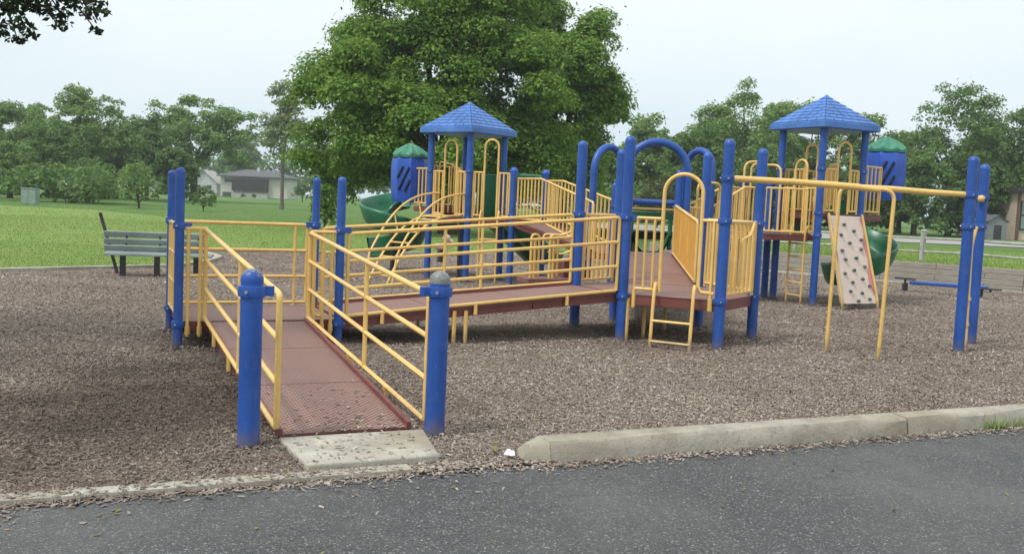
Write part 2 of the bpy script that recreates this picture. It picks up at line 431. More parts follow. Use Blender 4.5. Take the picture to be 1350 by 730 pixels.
def sheet(name, poly, z, mat, kind='structure'):
    mb = MB(); k = len(poly)
    if sum(poly[i][0] * poly[(i + 1) % k][1] - poly[(i + 1) % k][0] * poly[i][1] for i in range(k)) < 0: poly = poly[::-1]
    mb.add([(x, y, z) for x, y in poly], [list(range(k))])
    o = mb.build(name, mat, smooth=0)
    bm = bmesh.new(); bm.from_mesh(o.data); bmesh.ops.triangulate(bm, faces=bm.faces[:], ngon_method='EAR_CLIP'); bm.to_mesh(o.data); bm.free()
    o['kind'] = kind; return o

sheet('ground', [(-420, -120), (420, -120), (420, 420), (-420, 420)], -.12, M['rough'])
sheet('parking_lot', [ell(-60, .5), ell(90, .5), ell(90, -90), ell(-60, -60)], -.03, M['asphalt'])
border = [(-18.4, -1.8), (-18, 5.2), (-12, 12.4), (-8.7, 16.4), (-6.7, 18.8), (-6.45, 20.3), (-6.6, 21.8), (-7.1, 22.7), (-7.7, 23.6), (-5.4, 25.2), (-2.4, 26.9), (1, 28.9), (4.0, 29.0)]
WALL = [(4.0, 29.0), (7.0, 26.4), (9.2, 24.3), (11.75, 22.3), (16, 19.0), (21.6, 16.2)]
# mulch bed: gently uneven surface
mulch_poly = [ell(-19, -.02), ell(25.5, -.02)] + WALL[::-1] + border[::-1]
from mathutils import noise as mn, geometry as mg
def mz(x, y):
    o = (x + 1.3) * nx_ + (y - 5.21) * ny_
    k = max(0., min(1., (o - .9) / 1.5))
    z = .035 * mn.noise((x * .55, y * .55, 3.1)) + .016 * mn.noise((x * 1.7, y * 1.7, 8.3))
    for (hx_, hy_, r_, d_) in ((1.85, 10.85, .7, .05), (-2.3, 16.7, .8, .05), (6.1, 16.6, .8, .05), (3.98, 11.1, .7, .03), (-3.0, 8.0, 1.1, .04)):
        q = ((x - hx_) ** 2 + (y - hy_) ** 2) / r_ ** 2
        if q < 4: z -= d_ * math.exp(-q * 1.6)
    z = z * k - .004; e = max(0., min(1., (o - .02) / .2))
    return z * e - .03 * (1 - e)
bp_ = [Vector(p) for p in mulch_poly]; gp = []
for y in np.arange(-2, 30, .33):
    for x in np.arange(-18, 22, .33):
        gp.append((x + .02 * sin(y * 9), y))
ga = np.array(gp)
def inside(poly, X, Y):
    c = np.zeros(len(X), bool); k = len(poly)
    for i in range(k):
        x1, y1 = poly[i]; x2, y2 = poly[(i + 1) % k]
        m = ((y1 > Y) != (y2 > Y))
        with np.errstate(divide='ignore', invalid='ignore'): xi = (x2 - x1) * (Y - y1) / (y2 - y1) + x1
        c ^= m & (X < xi)
    return c
gp = [Vector(p) for p, k in zip(gp, inside(mulch_poly, ga[:, 0], ga[:, 1])) if k]
vv, ee, ff, *_ = mg.delaunay_2d_cdt(bp_ + gp, [(i, (i + 1) % len(bp_)) for i in range(len(bp_))], [], 1, 1e-4)
ff = [f for f, k in zip(ff, inside(mulch_poly, np.array([sum(vv[i].x for i in f) / len(f) for f in ff]), np.array([sum(vv[i].y for i in f) / len(f) for f in ff]))) if k]
mb = MB(); mb.add([(v.x, v.y, mz(v.x, v.y)) for v in vv], [list(f) for f in ff])
struct(mb.build('mulch', M['mulch'], smooth=180))
sheet('lawn', border + [(4, 29), (4, 75), (40, 75), (40, 140), (-240, 140), (-240, -20), (-60, -20), ell(-19, .02)], .03, M['grass'])
sheet('rough_grass', [(-240, 58), (-40, 56), (-24, 55), (-15.5, 46.5), (-5, 47.5), (3.9, 50), (3.9, 139), (-239, 139)], .036, M['rough'])

# concrete edging of the lawn
def ribbon(mb, path, w, z0, z1):
    P = [Vector((*p, 0)) for p in path]; L = []; R = []
    for i, p in enumerate(P):
        t = (P[min(i + 1, len(P) - 1)] - P[max(i - 1, 0)]).normalized(); n = Vector((-t.y, t.x, 0))
        L.append(p + n * w / 2); R.append(p - n * w / 2)
    up = lambda q, z: (q.x, q.y, z)
    mb.grid([[up(q, z0) for q in R], [up(q, z1) for q in R], [up(q, z1) for q in L], [up(q, z0) for q in L]][::-1])
mb = MB(); ribbon(mb, border, .16, -.05, .055)
tag(mb.build('lawn_edging', M['concrete_pale'], smooth=30), 'thin pale concrete edging between the lawn and the wood mulch behind the bench', 'kerb')

# kerb on the right with a tapered nose end, flush strip on the left, concrete landing pad
mb = MB()
KA = 1.58                                  # where the kerb begins along the edge
for i in range(8):                          # cast in lengths with fine joints
    s0 = KA + .16 + i * 3.0; s1 = s0 + 2.982
    rows = []
    for s in np.linspace(s0, s1, 13):
        jit = lambda k: .006 * sin(s * 7.3 + k * 2.1) + .004 * sin(s * 19 + k)
        rows.append([(*ell(s, -.02), -.06), (*ell(s, -.012 + jit(0)), .02), (*ell(s, .004 + jit(1)), .078 + jit(2)), (*ell(s, .022 + jit(3)), .098 + jit(1) * .5), (*ell(s, .165), .103), (*ell(s, .182), .09), (*ell(s, .186), -.06)])
    mb.grid(rows); 
    k = len(rows[0]); base = len(mb.v) - len(rows) * k
    mb.f.append([base + j for j in range(k)][::-1]); mb.m.append(0)
    mb.f.append([len(mb.v) - k + j for j in range(k)]); mb.m.append(0)
    if i == 0:                              # rounded, sloping nose
        a = [(*ell(s0, -.02), -.06), (*ell(s0, -.012), .02), (*ell(s0, .004), .078), (*ell(s0, .022), .098), (*ell(s0, .165), .103), (*ell(s0, .182), .09), (*ell(s0, .186), -.06)]
        b = [(*ell(s0 - .16, .05), -.06), (*ell(s0 - .155, .055), 0), (*ell(s0 - .12, .06), .05), (*ell(s0 - .10, .08), .065), (*ell(s0 - .10, .15), .065), (*ell(s0 - .14, .17), .03), (*ell(s0 - .15, .18), -.06)]
        mb.grid([b, a]); mb.add(b, [list(range(7))[::-1]])
tag(mb.build('kerb', M['concrete'], smooth=40), 'raised weathered concrete kerb with a sloped end along the asphalt on the right', 'kerb')
mb = MB(); mb.prism([ell(-30, .0), ell(.85, .0), ell(.85, .12), ell(-30, .12)], -.08, -.004)
tag(mb.build('flush_kerb', M['concrete_pale'], smooth=0), 'flush pale concrete strip, partly covered by mulch, along the asphalt on the left', 'kerb')
mb = MB(); mb.prism([(-1.43, 6.03), (-.55, 6.43), (-.39, 5.79), (-1.12, 5.44)], -.05, .030)
tag(mb.build('landing_pad', M['concrete_pale'], smooth=0, bevel=.012), 'small pale concrete pad strewn with chips at the foot of the entry ramp', 'paving slab')

# ------------------------------------------------------------------ play structure
PS = thing('play_structure', 'large blue and yellow accessible play structure with brown ramps, two roofed towers and green slides', 'playground', (0, 12, 0))
def out(p, k=.06):
    L = hypot(*p); return (p[0] * (1 + k / L), p[1] * (1 + k / L))
A = out((-1.57, 5.85)); B = out((-.47, 6.35))
C_ = out((-3.22, 9.35), .045); D_ = out((-3.73, 10.57), .045); F_ = out((-1.79, 10.04), .045); E_ = out((-2.30, 11.26), .045)
G_ = out((1.31, 11.4)); L_ = out((2.38, 11.01)); M_ = out((2.99, 11.93)); N_ = out((2.52, 12.93)); I_ = out((1.40, 13.12)); H_ = out((.82, 12.34))
R1 = out((5.41, 11.61)); R2 = out((6.03, 12.61))
K1 = (1.60, 15.72); K2 = (2.62, 15.72)
T1 = out((-.89, 18.41)); 
def vadd(p, q, k=1): return (p[0] + q[0] * k, p[1] + q[1] * k)
TL = vadd(T1, (-.79, .63)); TR = vadd(T1, (.63, .79)); TB = vadd(TL, (.63, .79))
X_ = out((-.05, 18.35)); X2 = out((.57, 19.0))
U1 = out((5.28, 16.95)); UL = vadd(U1, (-.465, .885)); UR = vadd(U1, (.885, .465)); UB = vadd(UL, (.885, .465))
Y2 = (4.30, 18.45); Y1 = (4.75, 18.2)

def post(p, h, r=.0635, collars=(), cap='dome', capmat=None):
    mb = MB()
    mb.tube([(p[0], p[1], -.1), (p[0], p[1], h - r * (1.0 if cap == 'dome' else 0))], r, 18)
    o = mb.build('post', M['blue'], PS)
    if cap == 'dome':
        c = MB(); k = 7
        prof = [(r + .002, h - r * 1.25)] + [(max(.003, (r + .002) * cos(a)), h - r + (r) * sin(a)) for a in np.linspace(0, pi / 2, k)]
        c.lathe(prof, (p[0], p[1], 0), 18); c.build('cap', capmat or M['blue'], o, 50)
    elif cap == 'ball':
        c = MB(); prof = [(.02, h - .02), (r + .008, h - .01), (r + .008, h + .02)] + [(max(.003, .075 * cos(a)), h + .06 + .075 * sin(a)) for a in np.linspace(-.5, pi / 2, 8)]
        c.lathe(prof, (p[0], p[1], 0), 16); c.build('cap', M['blue_plastic'], o, 50)
    for col in collars:
        z = col if not isinstance(col, tuple) else col[0]
        c = MB(); c.lathe([(r - .002, z - .036), (r + .014, z - .032), (r + .018, z), (r + .014, z + .032), (r - .002, z + .036)], (p[0], p[1], 0), 18)
        if isinstance(col, tuple):
            for a in col[1:]:
                q = (p[0] + cos(a) * (r + .045), p[1] + sin(a) * (r + .045), z)
                c.bar((p[0] + cos(a) * r * .8, p[1] + sin(a) * r * .8, z), q, .05, .05)
                c.tube([(q[0], q[1], z - .03), (q[0], q[1], z + .03)], .026, 10)
        for a_ in (.6, 2.5, 4.6):
            q = (p[0] + cos(a_) * (r + .012), p[1] + sin(a_) * (r + .012), z); q2 = (p[0] + cos(a_) * (r + .026), p[1] + sin(a_) * (r + .026), z)
            c.mi = 1; c.tube([q, q2], .011, 6); c.mi = 0
        c.build('collar', [M['blue'], M['zinc']], o, 45)
    return o
def ang(p, q): return atan2(q[1] - p[1], q[0] - p[0])
vA = atan2(vy, vx)
pa = post(A, 1.10, .068, [(.96, vA + .1)], capmat=M['cap_a']); pa['label'] = 'short blue post with partly worn cap left of the entry ramp'
pb = post(B, 1.10, .068, [(.96, vA + pi)], capmat=M['cap_b']); pb['label'] = 'short blue post with worn grey cap right of the entry ramp'
post(C_, 1.76, .0445, [(1.20, ang(C_, F_)), .24]); post(D_, 1.75, .0445, [(1.20, ang(D_, E_)), .24])
post(E_, 1.75, .0445, [(1.20, ang(E_, D_)), .24]); post(F_, 1.75, .0445, [(1.20, ang(F_, G_)), .22])
post(G_, 2.40, .0635, [(1.45, ang(G_, L_)), .52]); post(L_, 2.39, .0635, [1.945, 1.46, .54]); post(M_, 2.36, .0635, [1.44, .54])
post(N_, 2.34, .0635, [1.44]); post(I_, 2.34, .0635, [1.45]); post(H_, 2.38, .0635, [1.45])
post(R1, 2.36, .0635, [1.90, 1.52]); post(R2, 2.33, .0635, [1.90, 1.52])
post(K1, 1.95, .055, [1.58, .95]); post(K2, 2.2, .055, [1.6, .95])
post(T1, 2.9, .0635, [1.22, 2.10], None); post(TL, 2.9, .0635, [1.22, 2.10], None); post(TR, 2.9, .0635, [2.10], None); post(TB, 2.9, .0635, [2.10], None)
post(X_, 2.08, .0635, [1.3], 'ball'); post(X2, 2.08, .055, [1.3], 'ball')
post(U1, 3.16, .0635, [1.22, 1.61, 2.38], None); post(UL, 3.16, .0635, [1.22, 1.61, 2.38], None); post(UR, 3.16, .0635, [1.61, 2.38], None); post(UB, 3.16, .0635, [2.38], None)
post(Y2, 2.06, .055, [1.3], 'ball'); post(Y1, 2.04, .0635, [1.22], 'ball')

# ---- decks and ramps
def line(a, b, t): return (a[0] + (b[0] - a[0]) * t, a[1] + (b[1] - a[1]) * t)
def deck(poly, z, th=.11, name='deck', inset_edge=True):
    mb = MB(); mb.prism(poly, z - .012, z); 
    o = mb.build(name, M['deck'], PS, 0)
    cx = sum(p[0] for p in poly) / len(poly); cy = sum(p[1] for p in poly) / len(poly)
    q = [(cx + (p[0] - cx) * .992, cy + (p[1] - cy) * .992) for p in poly]
    e = MB(); e.prism(q, z - th, z - .014); e.build('deck_edge', M['maroon'], o, 0, bevel=.006)
    return o
def ramp(p0, p1, q0, q1, z0, z1, n=3, th=.10):
    """p0,p1 low edge (left,right), q0,q1 high edge"""
    lerp = lambda a, b, t: (a[0] + (b[0] - a[0]) * t, a[1] + (b[1] - a[1]) * t)
    L = hypot(q0[0] - p0[0], q0[1] - p0[1]); g = .006 / L
    mb = MB(); e = MB()
    for i in range(n):
        t0 = i / n + g; t1 = (i + 1) / n - g
        a, b, c, dd = lerp(p0, q0, t0), lerp(p1, q1, t0), lerp(p1, q1, t1), lerp(p0, q0, t1)
        za = z0 + (z1 - z0) * t0; zb = z0 + (z1 - z0) * t1
        mb.prism([a, b, c, dd], [za - .012, za - .012, zb - .012, zb - .012], [za, za, zb, zb])
        ai, bi, ci, di = lerp(a, b, .01), lerp(a, b, .99), lerp(dd, c, .99), lerp(dd, c, .01)
        e.prism([ai, bi, ci, di], [max(za - th, .0), max(za - th, .0), zb - th, zb - th], [za - .014, za - .014, zb - .014, zb - .014])
    o = mb.build('ramp', M['deck'], PS, 0)
    for (a, c) in ((p0, q0), (p1, q1)):      # raised side flanges
        e.bar((a[0], a[1], z0 + .012), (c[0], c[1], z1 + .012), .028, .05)
    e.build('ramp_edge', M['maroon'], o, 0)
    return o
RL0 = (-1.43, 6.08); RR0 = (-.53, 6.49)
RL1 = (-2.97, 9.47); RR1 = (-2.07, 9.88)
ramp(RL0, line(RL0, RR0, .87), RL1, line(RL1, RR1, .97), .034, .262, 3)
deck([vadd(C_, (.02, .02)), vadd(D_, (.02, -.03)), vadd(E_, (-.02, -.02)), vadd(F_, (-.02, .02))], .265)
ramp(vadd(F_, (.03, .03)), vadd(E_, (.03, -.05)), vadd(G_, (-.05, .02)), vadd(H_, (-.05, -.02)), .268, .548, 3)
hexa = [G_, L_, M_, N_, I_, H_]
deck(hexa, .55, .13)
ramp(vadd(I_, (.05, .02)), vadd(N_, (-.05, .02)), vadd(K1, (.03, 0)), vadd(K2, (-.03, 0)), .552, .80, 3)
LAND = [K1, (2.78, 15.72), (3.30, 16.5), (2.95, 17.05), (1.85, 16.85), (1.25, 16.15)]
deck(LAND, .80)
ramp((1.25, 16.15), (1.85, 16.85), X_, X2, .80, 1.20, 3)
deck([T1, TR, TB, TL], 1.23); deck([vadd(T1, (.06, -.02)), X_, X2, TR], 1.225)
ramp((3.30, 16.5), (2.95, 17.05), (4.25, 17.12), (3.90, 17.67), .80, 1.20, 3)
deck([(4.25, 17.12), vadd(U1, (-.12, .1)), UL, Y2, (3.90, 17.67)], 1.21)
deck([UL, U1, (UL[0] + .7, UL[1] + .3)], 1.225); deck([U1, UR, UB, UL], 1.61)
deck([TL, (-2.02, 19.35), (-1.75, 20.0), TB], 1.40); deck([UR, (6.75, 17.95), (6.35, 18.7), UB], 1.62)
# step risers inside the right tower
mb = MB(); mb.bar((5.15, 17.85, 1.41), (5.5, 17.2, 1.41), .3, .05); mb.build('step', M['maroon'], PS, 0)

# ---- rails
RY = .0205
def rail_panel(p, q, z0, z1, nbar=4, hgt=.90, mids=(.5,), gap=.06, loops=True, r=RY, feet=()):
    """straight barrier of parallel bars between p and q; z0,z1 floor heights at each end"""
    mb = MB(); L = hypot(q[0] - p[0], q[1] - p[1])
    P = lambda t, h: (*line(p, q, t), z0 + (z1 - z0) * t + h)
    lo = .035
    mb.tube(fillet([P(0, lo), P(0, hgt), P(1, hgt), P(1, lo)], .05, 4), r, 10)
    for k in range(nbar - 1):
        h = lo + (hgt - lo) * k / (nbar - 1)
        mb.tube([P(0.004, h), P(.996, h)], r * .92, 8)
    for m in mids: mb.tube([P(m, lo - .02), P(m, hgt)], r * .92, 8)
    for m in feet: mb.tube([P(m, lo - .12), P(m, lo)], r * 1.15, 8)
    return mb.build('guard_rail', M['yellow'], PS, 45)
def pickets(p, q, z0, z1, n, hgt=.80, lo=.06, hoop=None, r=.0155, slope_flat=0., name='picket_panel', rr_=.018, solid=False):
    """picket barrier; hoop=(t0,t1,ztop) cuts an opening with an arched loop"""
    mb = MB(); P = lambda t, h: (*line(p, q, t), z0 + (z1 - z0) * t + h)
    def section(a, b, k, endcurve=False):
        mb.tube([P(a, hgt), P(b, hgt)], rr_, 8); mb.tube([P(a, lo), P(b, lo)], rr_, 8)
        for i in range(k):
            t = a + (b - a) * (i + .5) / k; mb.tube([P(t, lo), P(t, hgt)], r, 7)
        for t in (a, b): mb.tube([P(t, lo - .05), P(t, hgt)], rr_, 8)
    if hoop:
        t0, t1, zt = hoop; L = hypot(q[0] - p[0], q[1] - p[1])
        section(0.02, t0, max(1, n)); section(t1, .98, max(1, n))
        rad = (t1 - t0) / 2; cz = zt - rad * L * 1.0
        pts = [P(t0, lo)] + [(*line(p, q, (t0 + t1) / 2 - rad * cos(a)), z0 + (z1 - z0) * .5 + cz + rad * L * sin(a)) for a in np.linspace(0, pi, 13)] + [P(t1, lo)]
        mb.tube(pts, rr_ * 1.15, 10)
    else: section(0.02, .98, n)
    return mb.build(name, M['yellow'], PS, 45)

# entry ramp
for (a, b) in ((vadd(RL0, (-.03, .02)), vadd(RL1, (-.03, 0))), (vadd(RR0, (-.02, .03)), vadd(RR1, (-.0, 0)))):
    rail_panel(a, b, .03, .265, 4, .90, (.42,), feet=(.25, .55, .8))
# landing
rail_panel(vadd(D_, (.09, .03)), vadd(E_, (-.09, -.03)), .265, .265, 4, .93, (.9,))
rail_panel(vadd(C_, (-.03, .1)), vadd(D_, (.03, -.1)), .265, .265, 4, .93, (.25, .5, .75))
def stub(p, q, n):
    mb = MB()
    mb.tube([(*p, 1.175), (*q, 1.175)], RY, 8)
    for i in range(n):
        a = line(p, q, (i + .45) / n); mb.tube([(*a, .12), (*a, 1.175)], .019, 8)
        mb.tube([(*a, .14), (*a, .22)], .026, 8)
    mb.build('picket_panel', M['yellow'], PS, 45)
stub(line(C_, RL1, .12), line(C_, RL1, .95), 2); stub(line(RR1, F_, .03), line(RR1, F_, .9), 3)
mb = MB()
for dz in (.3, .6, .86):
    mb.tube([(*line(RR1, F_, .06), .25 + dz), (*line(RR1, F_, .5), .25 + dz)], .016, 8)
mb.tube(fillet([(*line(RR1, F_, .1), 1.16), (*line(RR1, F_, .12), .34), (*line(RR1, F_, .4), .30), (*line(RR1, F_, .42), 1.16)], .08), .019, 8)
mb.build('hand_loop', M['yellow'], PS, 45)
# second ramp
rail_panel(vadd(F_, (.08, .03)), vadd(G_, (-.08, -.03)), .268, .548, 4, .895, (.33,), feet=(.12, .45, .8))
rail_panel(vadd(E_, (.08, .03)), vadd(H_, (-.08, -.03)), .268, .548, 4, .895, (.62,), feet=(.3, .6))
for s, q in ((.38, F_), (.42, F_), (.38, E_)):
    mb = MB()
    a = line(F_ if q is F_ else E_, G_ if q is F_ else H_, s)
    mb.tube([(*a, -.05), (*a, .35)], .022, 8); mb.build('support_leg', M['yellow'], PS, 45)
for a in ((1.62, 11.7), (2.0, 12.5), line(G_, L_, .06)):
    mb = MB(); mb.tube([(*a, -.05), (*a, .5)], .024, 8); mb.build('support_leg', M['yellow'], PS, 45)

# hexagon deck barriers
mb = MB(); P = lambda t, z: (*line(G_, L_, t), z)
mb.tube([P(.08, 1.45), P(.36, 1.45)], .02, 8); mb.tube([P(.12, .62), P(.36, .62)], .02, 8)
for t in (.12, .21, .30): mb.tube([P(t, .50 if t == .12 else .62), P(t, 1.45)], .0165, 8)
mb.tube([P(.12, .40), P(.12, .6)], .024, 8)
hp = [P(.38, .60)] + [P(.575 - .195 * cos(a), 1.76 + .215 * sin(a)) for a in np.linspace(0, pi, 15)] + [P(.77, .70), P(.80, .63), P(.93, .62)]
mb.tube(hp, .0225, 10)
mb.tube([P(.77, 1.455), P(.95, 1.455)], .02, 8); mb.tube([P(.90, .44), P(.90, 1.45)], .02, 8); mb.tube([P(.9, .42), P(.9, .56)], .03, 8)
mb.build('hoop_gate', M['yellow'], PS, 45)
# ladder under the gate
mb = MB()
l0, l1 = (1.66, 11.26), (2.08, 11.05); dn = (-.03, -.09)
for p in (l0, l1):
    mb.tube(fillet([(p[0] + .03, p[1] + .16, .62), (p[0] + .02, p[1] + .05, .72), (p[0], p[1], .6), (p[0] + dn[0], p[1] + dn[1], -.05)], .08), .021, 10)
lad = mb.build('ladder', M['yellow'], PS, 45)
for z, k in ((.27, .55), (.035, .95)):
    a = MB(); a.tube([(l0[0] + dn[0] * k, l0[1] + dn[1] * k, z), (l1[0] + dn[0] * k, l1[1] + dn[1] * k, z)], .017, 8); a.build('rung', M['yellow'], lad, 45)
pickets(line(L_, M_, .06), line(L_, M_, .94), .55, .55, 7, .90, .06, r=.02)
pickets(line(M_, N_, .06), line(M_, N_, .94), .55, .55, 7, .90, .06, r=.02)
pickets(line(H_, I_, .08), line(H_, I_, .93), .55, .55, 7, .90, .06, r=.019)
# activity rods on the L-M panel
mb = MB(); q = line(L_, M_, .5); o_ = (.06, -.04)
a = [(q[0] + o_[0] - .12, q[1] + o_[1] - .18, .70), (q[0] + o_[0] - .1, q[1] + o_[1] - .15, 1.25), (q[0] + o_[0] + .06, q[1] + o_[1] + .09, 1.30), (q[0] + o_[0] + .12, q[1] + o_[1] + .18, 1.44)]
mb.tube(fillet(a, .08), .018, 8)
mb.build('hand_loop', M['yellow'], PS, 45)
# solid-looking barrier along the third ramp
pa_, pb_ = vadd(N_, (-.07, .04)), vadd(K2, (-.04, -.06))
mb = MB(); P = lambda t, h: (*line(pa_, pb_, t), .55 + .25 * t + h)
mb.tube(fillet([P(0, .05), P(0, .86), P(1, .82), P(1, .05)], .05), .024, 8); mb.tube([P(0, .06), P(1, .06)], .022, 8)
pn = mb.build('barrier_frame', M['yellow'], PS, 45)
mb = MB(); mb.add([(P(t, h)[0] + o_, P(t, h)[1], P(t, h)[2]) for o_ in (-.012, .012) for t, h in ((0.01, .09), (.99, .09), (.99, .82), (0.01, .86))], [[0, 1, 2, 3], [7, 6, 5, 4], [0, 4, 5, 1], [1, 5, 6, 2], [2, 6, 7, 3], [3, 7, 4, 0]])
for t in (.33, .66): mb.tube([P(t, .07), P(t, .84)], .02, 8)
mb.build('panel', M['yellow_panel'], pn, 30)
qa_, qb_ = vadd(I_, (.07, .06)), vadd(K1, (.04, -.06))
pickets(qa_, qb_, .55, .80, 14, .82, .06)

# blue arches
def arch(p, q, zt, r=.05, zb=.8):
    mb = MB(); L = hypot(q[0] - p[0], q[1] - p[1]); rad = L / 2
    pts = [(*p, zb), (*p, zt - rad * 1.0 - .02)] + [(*line(p, q, .5 - .5 * cos(a)), zt - rad * 1.0 + rad * sin(a)) for a in np.linspace(0.0, pi, 19)] + [(*q, zb)]
    mb.tube(pts, r, 14); mb.build('arch', M['blue'], PS, 50)
arch((1.28, 16.2), (1.83, 16.8), 2.56, .06, .5)
arch((1.76, 15.74), (2.76, 15.74), 2.63, .0635, .4)
arch((3.30, 16.5), (2.95, 17.05), 2.58, .06, .5)

# landing back: blue bar, yellow rail, green slide
B1, B2 = (1.98, 16.92), (2.84, 17.06)
post(B1, 1.72, .05, [1.4]); post(B2, 1.72, .05, [1.4])
mb = MB(); mb.tube([(*B1, 1.665), (*B2, 1.665)], .05, 12); mb.build('cross_bar', M['blue'], PS, 50)
mb = MB(); mb.tube([(*B1, 1.55), (*B2, 1.55)], .02, 8); mb.build('guard_rail', M['yellow'], PS, 50)

def chute(path, w, wall, name='slide', hood=None, parent=PS):
    """open trough along path (list of points), with rolled lips"""
    mb = MB(); rows = []
    P = [Vector(p) for p in path]
    for i, p in enumerate(P):
        t = (P[min(i + 1, len(P) - 1)] - P[max(i - 1, 0)]); t.z = 0; t.normalize(); n = Vector((-t.y, t.x, 0))
        wl = wall if not isinstance(wall, tuple) else None
        a, b = (wall, wall) if wl is not None else wall
        sec = [(w / 2 + .05, a - .05), (w / 2 + .055, a - .01), (w / 2 + .03, a + .012), (w / 2, a - .01), (w / 2 - .03, a * .5), (w / 2 - .09, .06), (w / 4, .0), (0, -.008), (-w / 4, 0), (-w / 2 + .09, .06), (-w / 2 + .03, b * .5), (-w / 2, b - .01), (-w / 2 - .03, b + .012), (-w / 2 - .055, b - .01), (-w / 2 - .05, b - .05),
               (-w / 2 + .0, b * .45), (-w / 2 + .06, .03), (-w / 4, -.035), (0, -.045), (w / 4, -.035), (w / 2 - .06, .03), (w / 2, a * .45)]
        rows.append([p + n * s + Vector((0, 0, h)) for s, h in sec + [sec[0]]])
    mb.grid(rows); k = len(rows[0]) 
    return mb.build(name, M['green'], parent, 60)
chute([(2.4, 17.0 + .25 * i, .82 - .13 * max(0, i - 1) + (.12 if i > 5 else 0)) for i in range(8)], .6, .28)
mb = MB(); mb.box((2.4, 17.12, 1.44), (.72, .08, .12)); mb.box((2.06, 17.12, 1.14), (.07, .08, .6)); mb.box((2.74, 17.12, 1.14), (.07, .08, .6)); mb.build('slide_hood', M['green'], PS, 30, bevel=.02)

# double slide of the left tower, heading right
def smooth_slide(a, b, z0, z1, n=14):
    out_ = []
    for i in range(n + 1):
        t = i / n; zz = z0 + (z1 - z0) * (0 if t < .08 else min(1, ((t - .08) / .78)) if t < .86 else 1)
        out_.append((a[0] + (b[0] - a[0]) * t, a[1] + (b[1] - a[1]) * t, zz))
    return out_
for k in (.72, .28):
    sA = vadd(line(TB, TR, k), (.03, .04)); sB = vadd(sA, (.63, .79), 2.15)
    chute(smooth_slide(sA, sB, 1.25, .30), .44, .24)
mb = MB(); c_ = line(TB, TR, .5); mb.box((c_[0] + .06, c_[1] + .08, 1.64), (.34, .30, .90), .3); mb.build('slide_hood', M['green'], PS, 30, bevel=.02)
mb = MB(); mb.tube([(*vadd(X_, (.1, .55)), 2.06), (*vadd(X2, (-.1, .25)), 2.06)], .06, 10); mb.build('slide_hood', M['green'], PS, 50)
c_ = line(UL, UB, .5); mb = MB(); mb.box((c_[0] - .02, c_[1] + .1, 1.72), (.36, .06, .95), .8); mb.build('slide_hood', M['green'], PS, 30, bevel=.02)

# ---- towers: gates and pickets
pickets(line(TL, T1, .08), line(TL, T1, .93), 1.23, 1.23, 3, .86, .05, (.34, .70, 1.46))
pickets(line(T1, X_, .08), line(T1, X_, .93), 1.23, 1.23, 3, .86, .05, (.30, .66, 1.48))
pickets(line(TL, TB, .08), line(TL, TB, .92), 1.4, 1.4, 4, .80, .05)
# small sloping rails by the higher deck
mb = MB(); a = vadd(TL, (.16, .25)); b = vadd(TL, (.72, .1))
mb.tube([(*vadd(T1, (-.62, .72)), 2.28), (*vadd(T1, (-.38, .62)), 2.24), (*vadd(T1, (-.12, .42)), 2.08)], .018, 8)
for t in np.linspace(0, 1, 6):
    q = line(vadd(T1, (-.62, .72)), vadd(T1, (-.12, .42)), t); mb.tube([(*q, 1.3), (*q, 2.27 - .17 * t)], .014, 7)
mb.build('picket_panel', M['yellow'], PS, 45)
pickets((-1.73, 19.18), (-2.06, 19.52), 1.40, 1.40, 4, .74, .06)
# second storey front-right of U tower
pickets(line(UL, U1, .1), line(UL, U1, .93), 1.22, 1.22, 3, .82, .05, (.34, .68, 1.32))
pickets(vadd(line(UL, U1, .1), (.2, .1)), vadd(line(UL, U1, .93), (.2, .1)), 1.61, 1.61, 3, .77, .05, (.34, .68, 1.22))
pickets(line(U1, UR, .08), line(U1, UR, .92), 1.61, 1.61, 3, .77, .05, (.36, .72, 1.26))
pickets(vadd(UR, (.06, .03)), (6.68, 17.9), 1.62, 1.62, 4, .86, .05)
pickets(line(UB, UL, .1), line(UB, UL, .9), 1.61, 1.61, 5, .77, .05)
pickets(vadd(line(U1, UR, .45), (-.1, .3)), (6.0, 18.3), 1.7, 1.75, 8, .78, .05)
# bridge barriers
def bridge_rail(p, q, pz, qz, flat_, n):
    """p high end, q low end; level for flat_ of the length, then sloping"""
    mb = MB()
    f = lambda t: pz if t < flat_ else pz + (qz - pz) * (t - flat_) / (1 - flat_)
    top = [(*line(p, q, t), f(t) + .80) for t in (0, flat_, 1)]; bot = [(*line(p, q, t), f(t) + .05) for t in (0, flat_, 1)]
    mb.tube(top + [(*line(p, q, 1.01), f(1) + .75), (*line(p, q, 1.01), f(1) + .02)], .02, 8); mb.tube(bot, .018, 8)
    for i in range(n + 1): t = i / n; mb.tube([(*line(p, q, t), f(t) + .05), (*line(p, q, t), f(t) + .80)], .0155, 7)
    mb.build('bridge_railing', M['yellow'], PS, 45)
bridge_rail(vadd(X_, (.09, -.05)), (1.28, 16.1), 1.20, .82, .33, 20)
bridge_rail(vadd(X2, (.06, -.06)), (1.83, 16.8), 1.20, .82, .22, 20)
bridge_rail((4.25, 17.12), (3.32, 16.53), 1.20, .82, .3, 10)
bridge_rail((3.90, 17.67), (2.98, 17.07), 1.20, .82, .2, 10)
pickets((4.25, 17.12), (5.1, 17.0), 1.21, 1.21, 6, .80, .05)
pickets((3.90, 17.67), Y2, 1.21, 1.21, 5, .80, .05)
pickets(Y2, Y1, 1.21, 1.21, 1, .80, .05, (.25, .75, 1.28))
pickets((2.82, 15.8), (3.26, 16.43), .80, .80, 4, .80, .05)
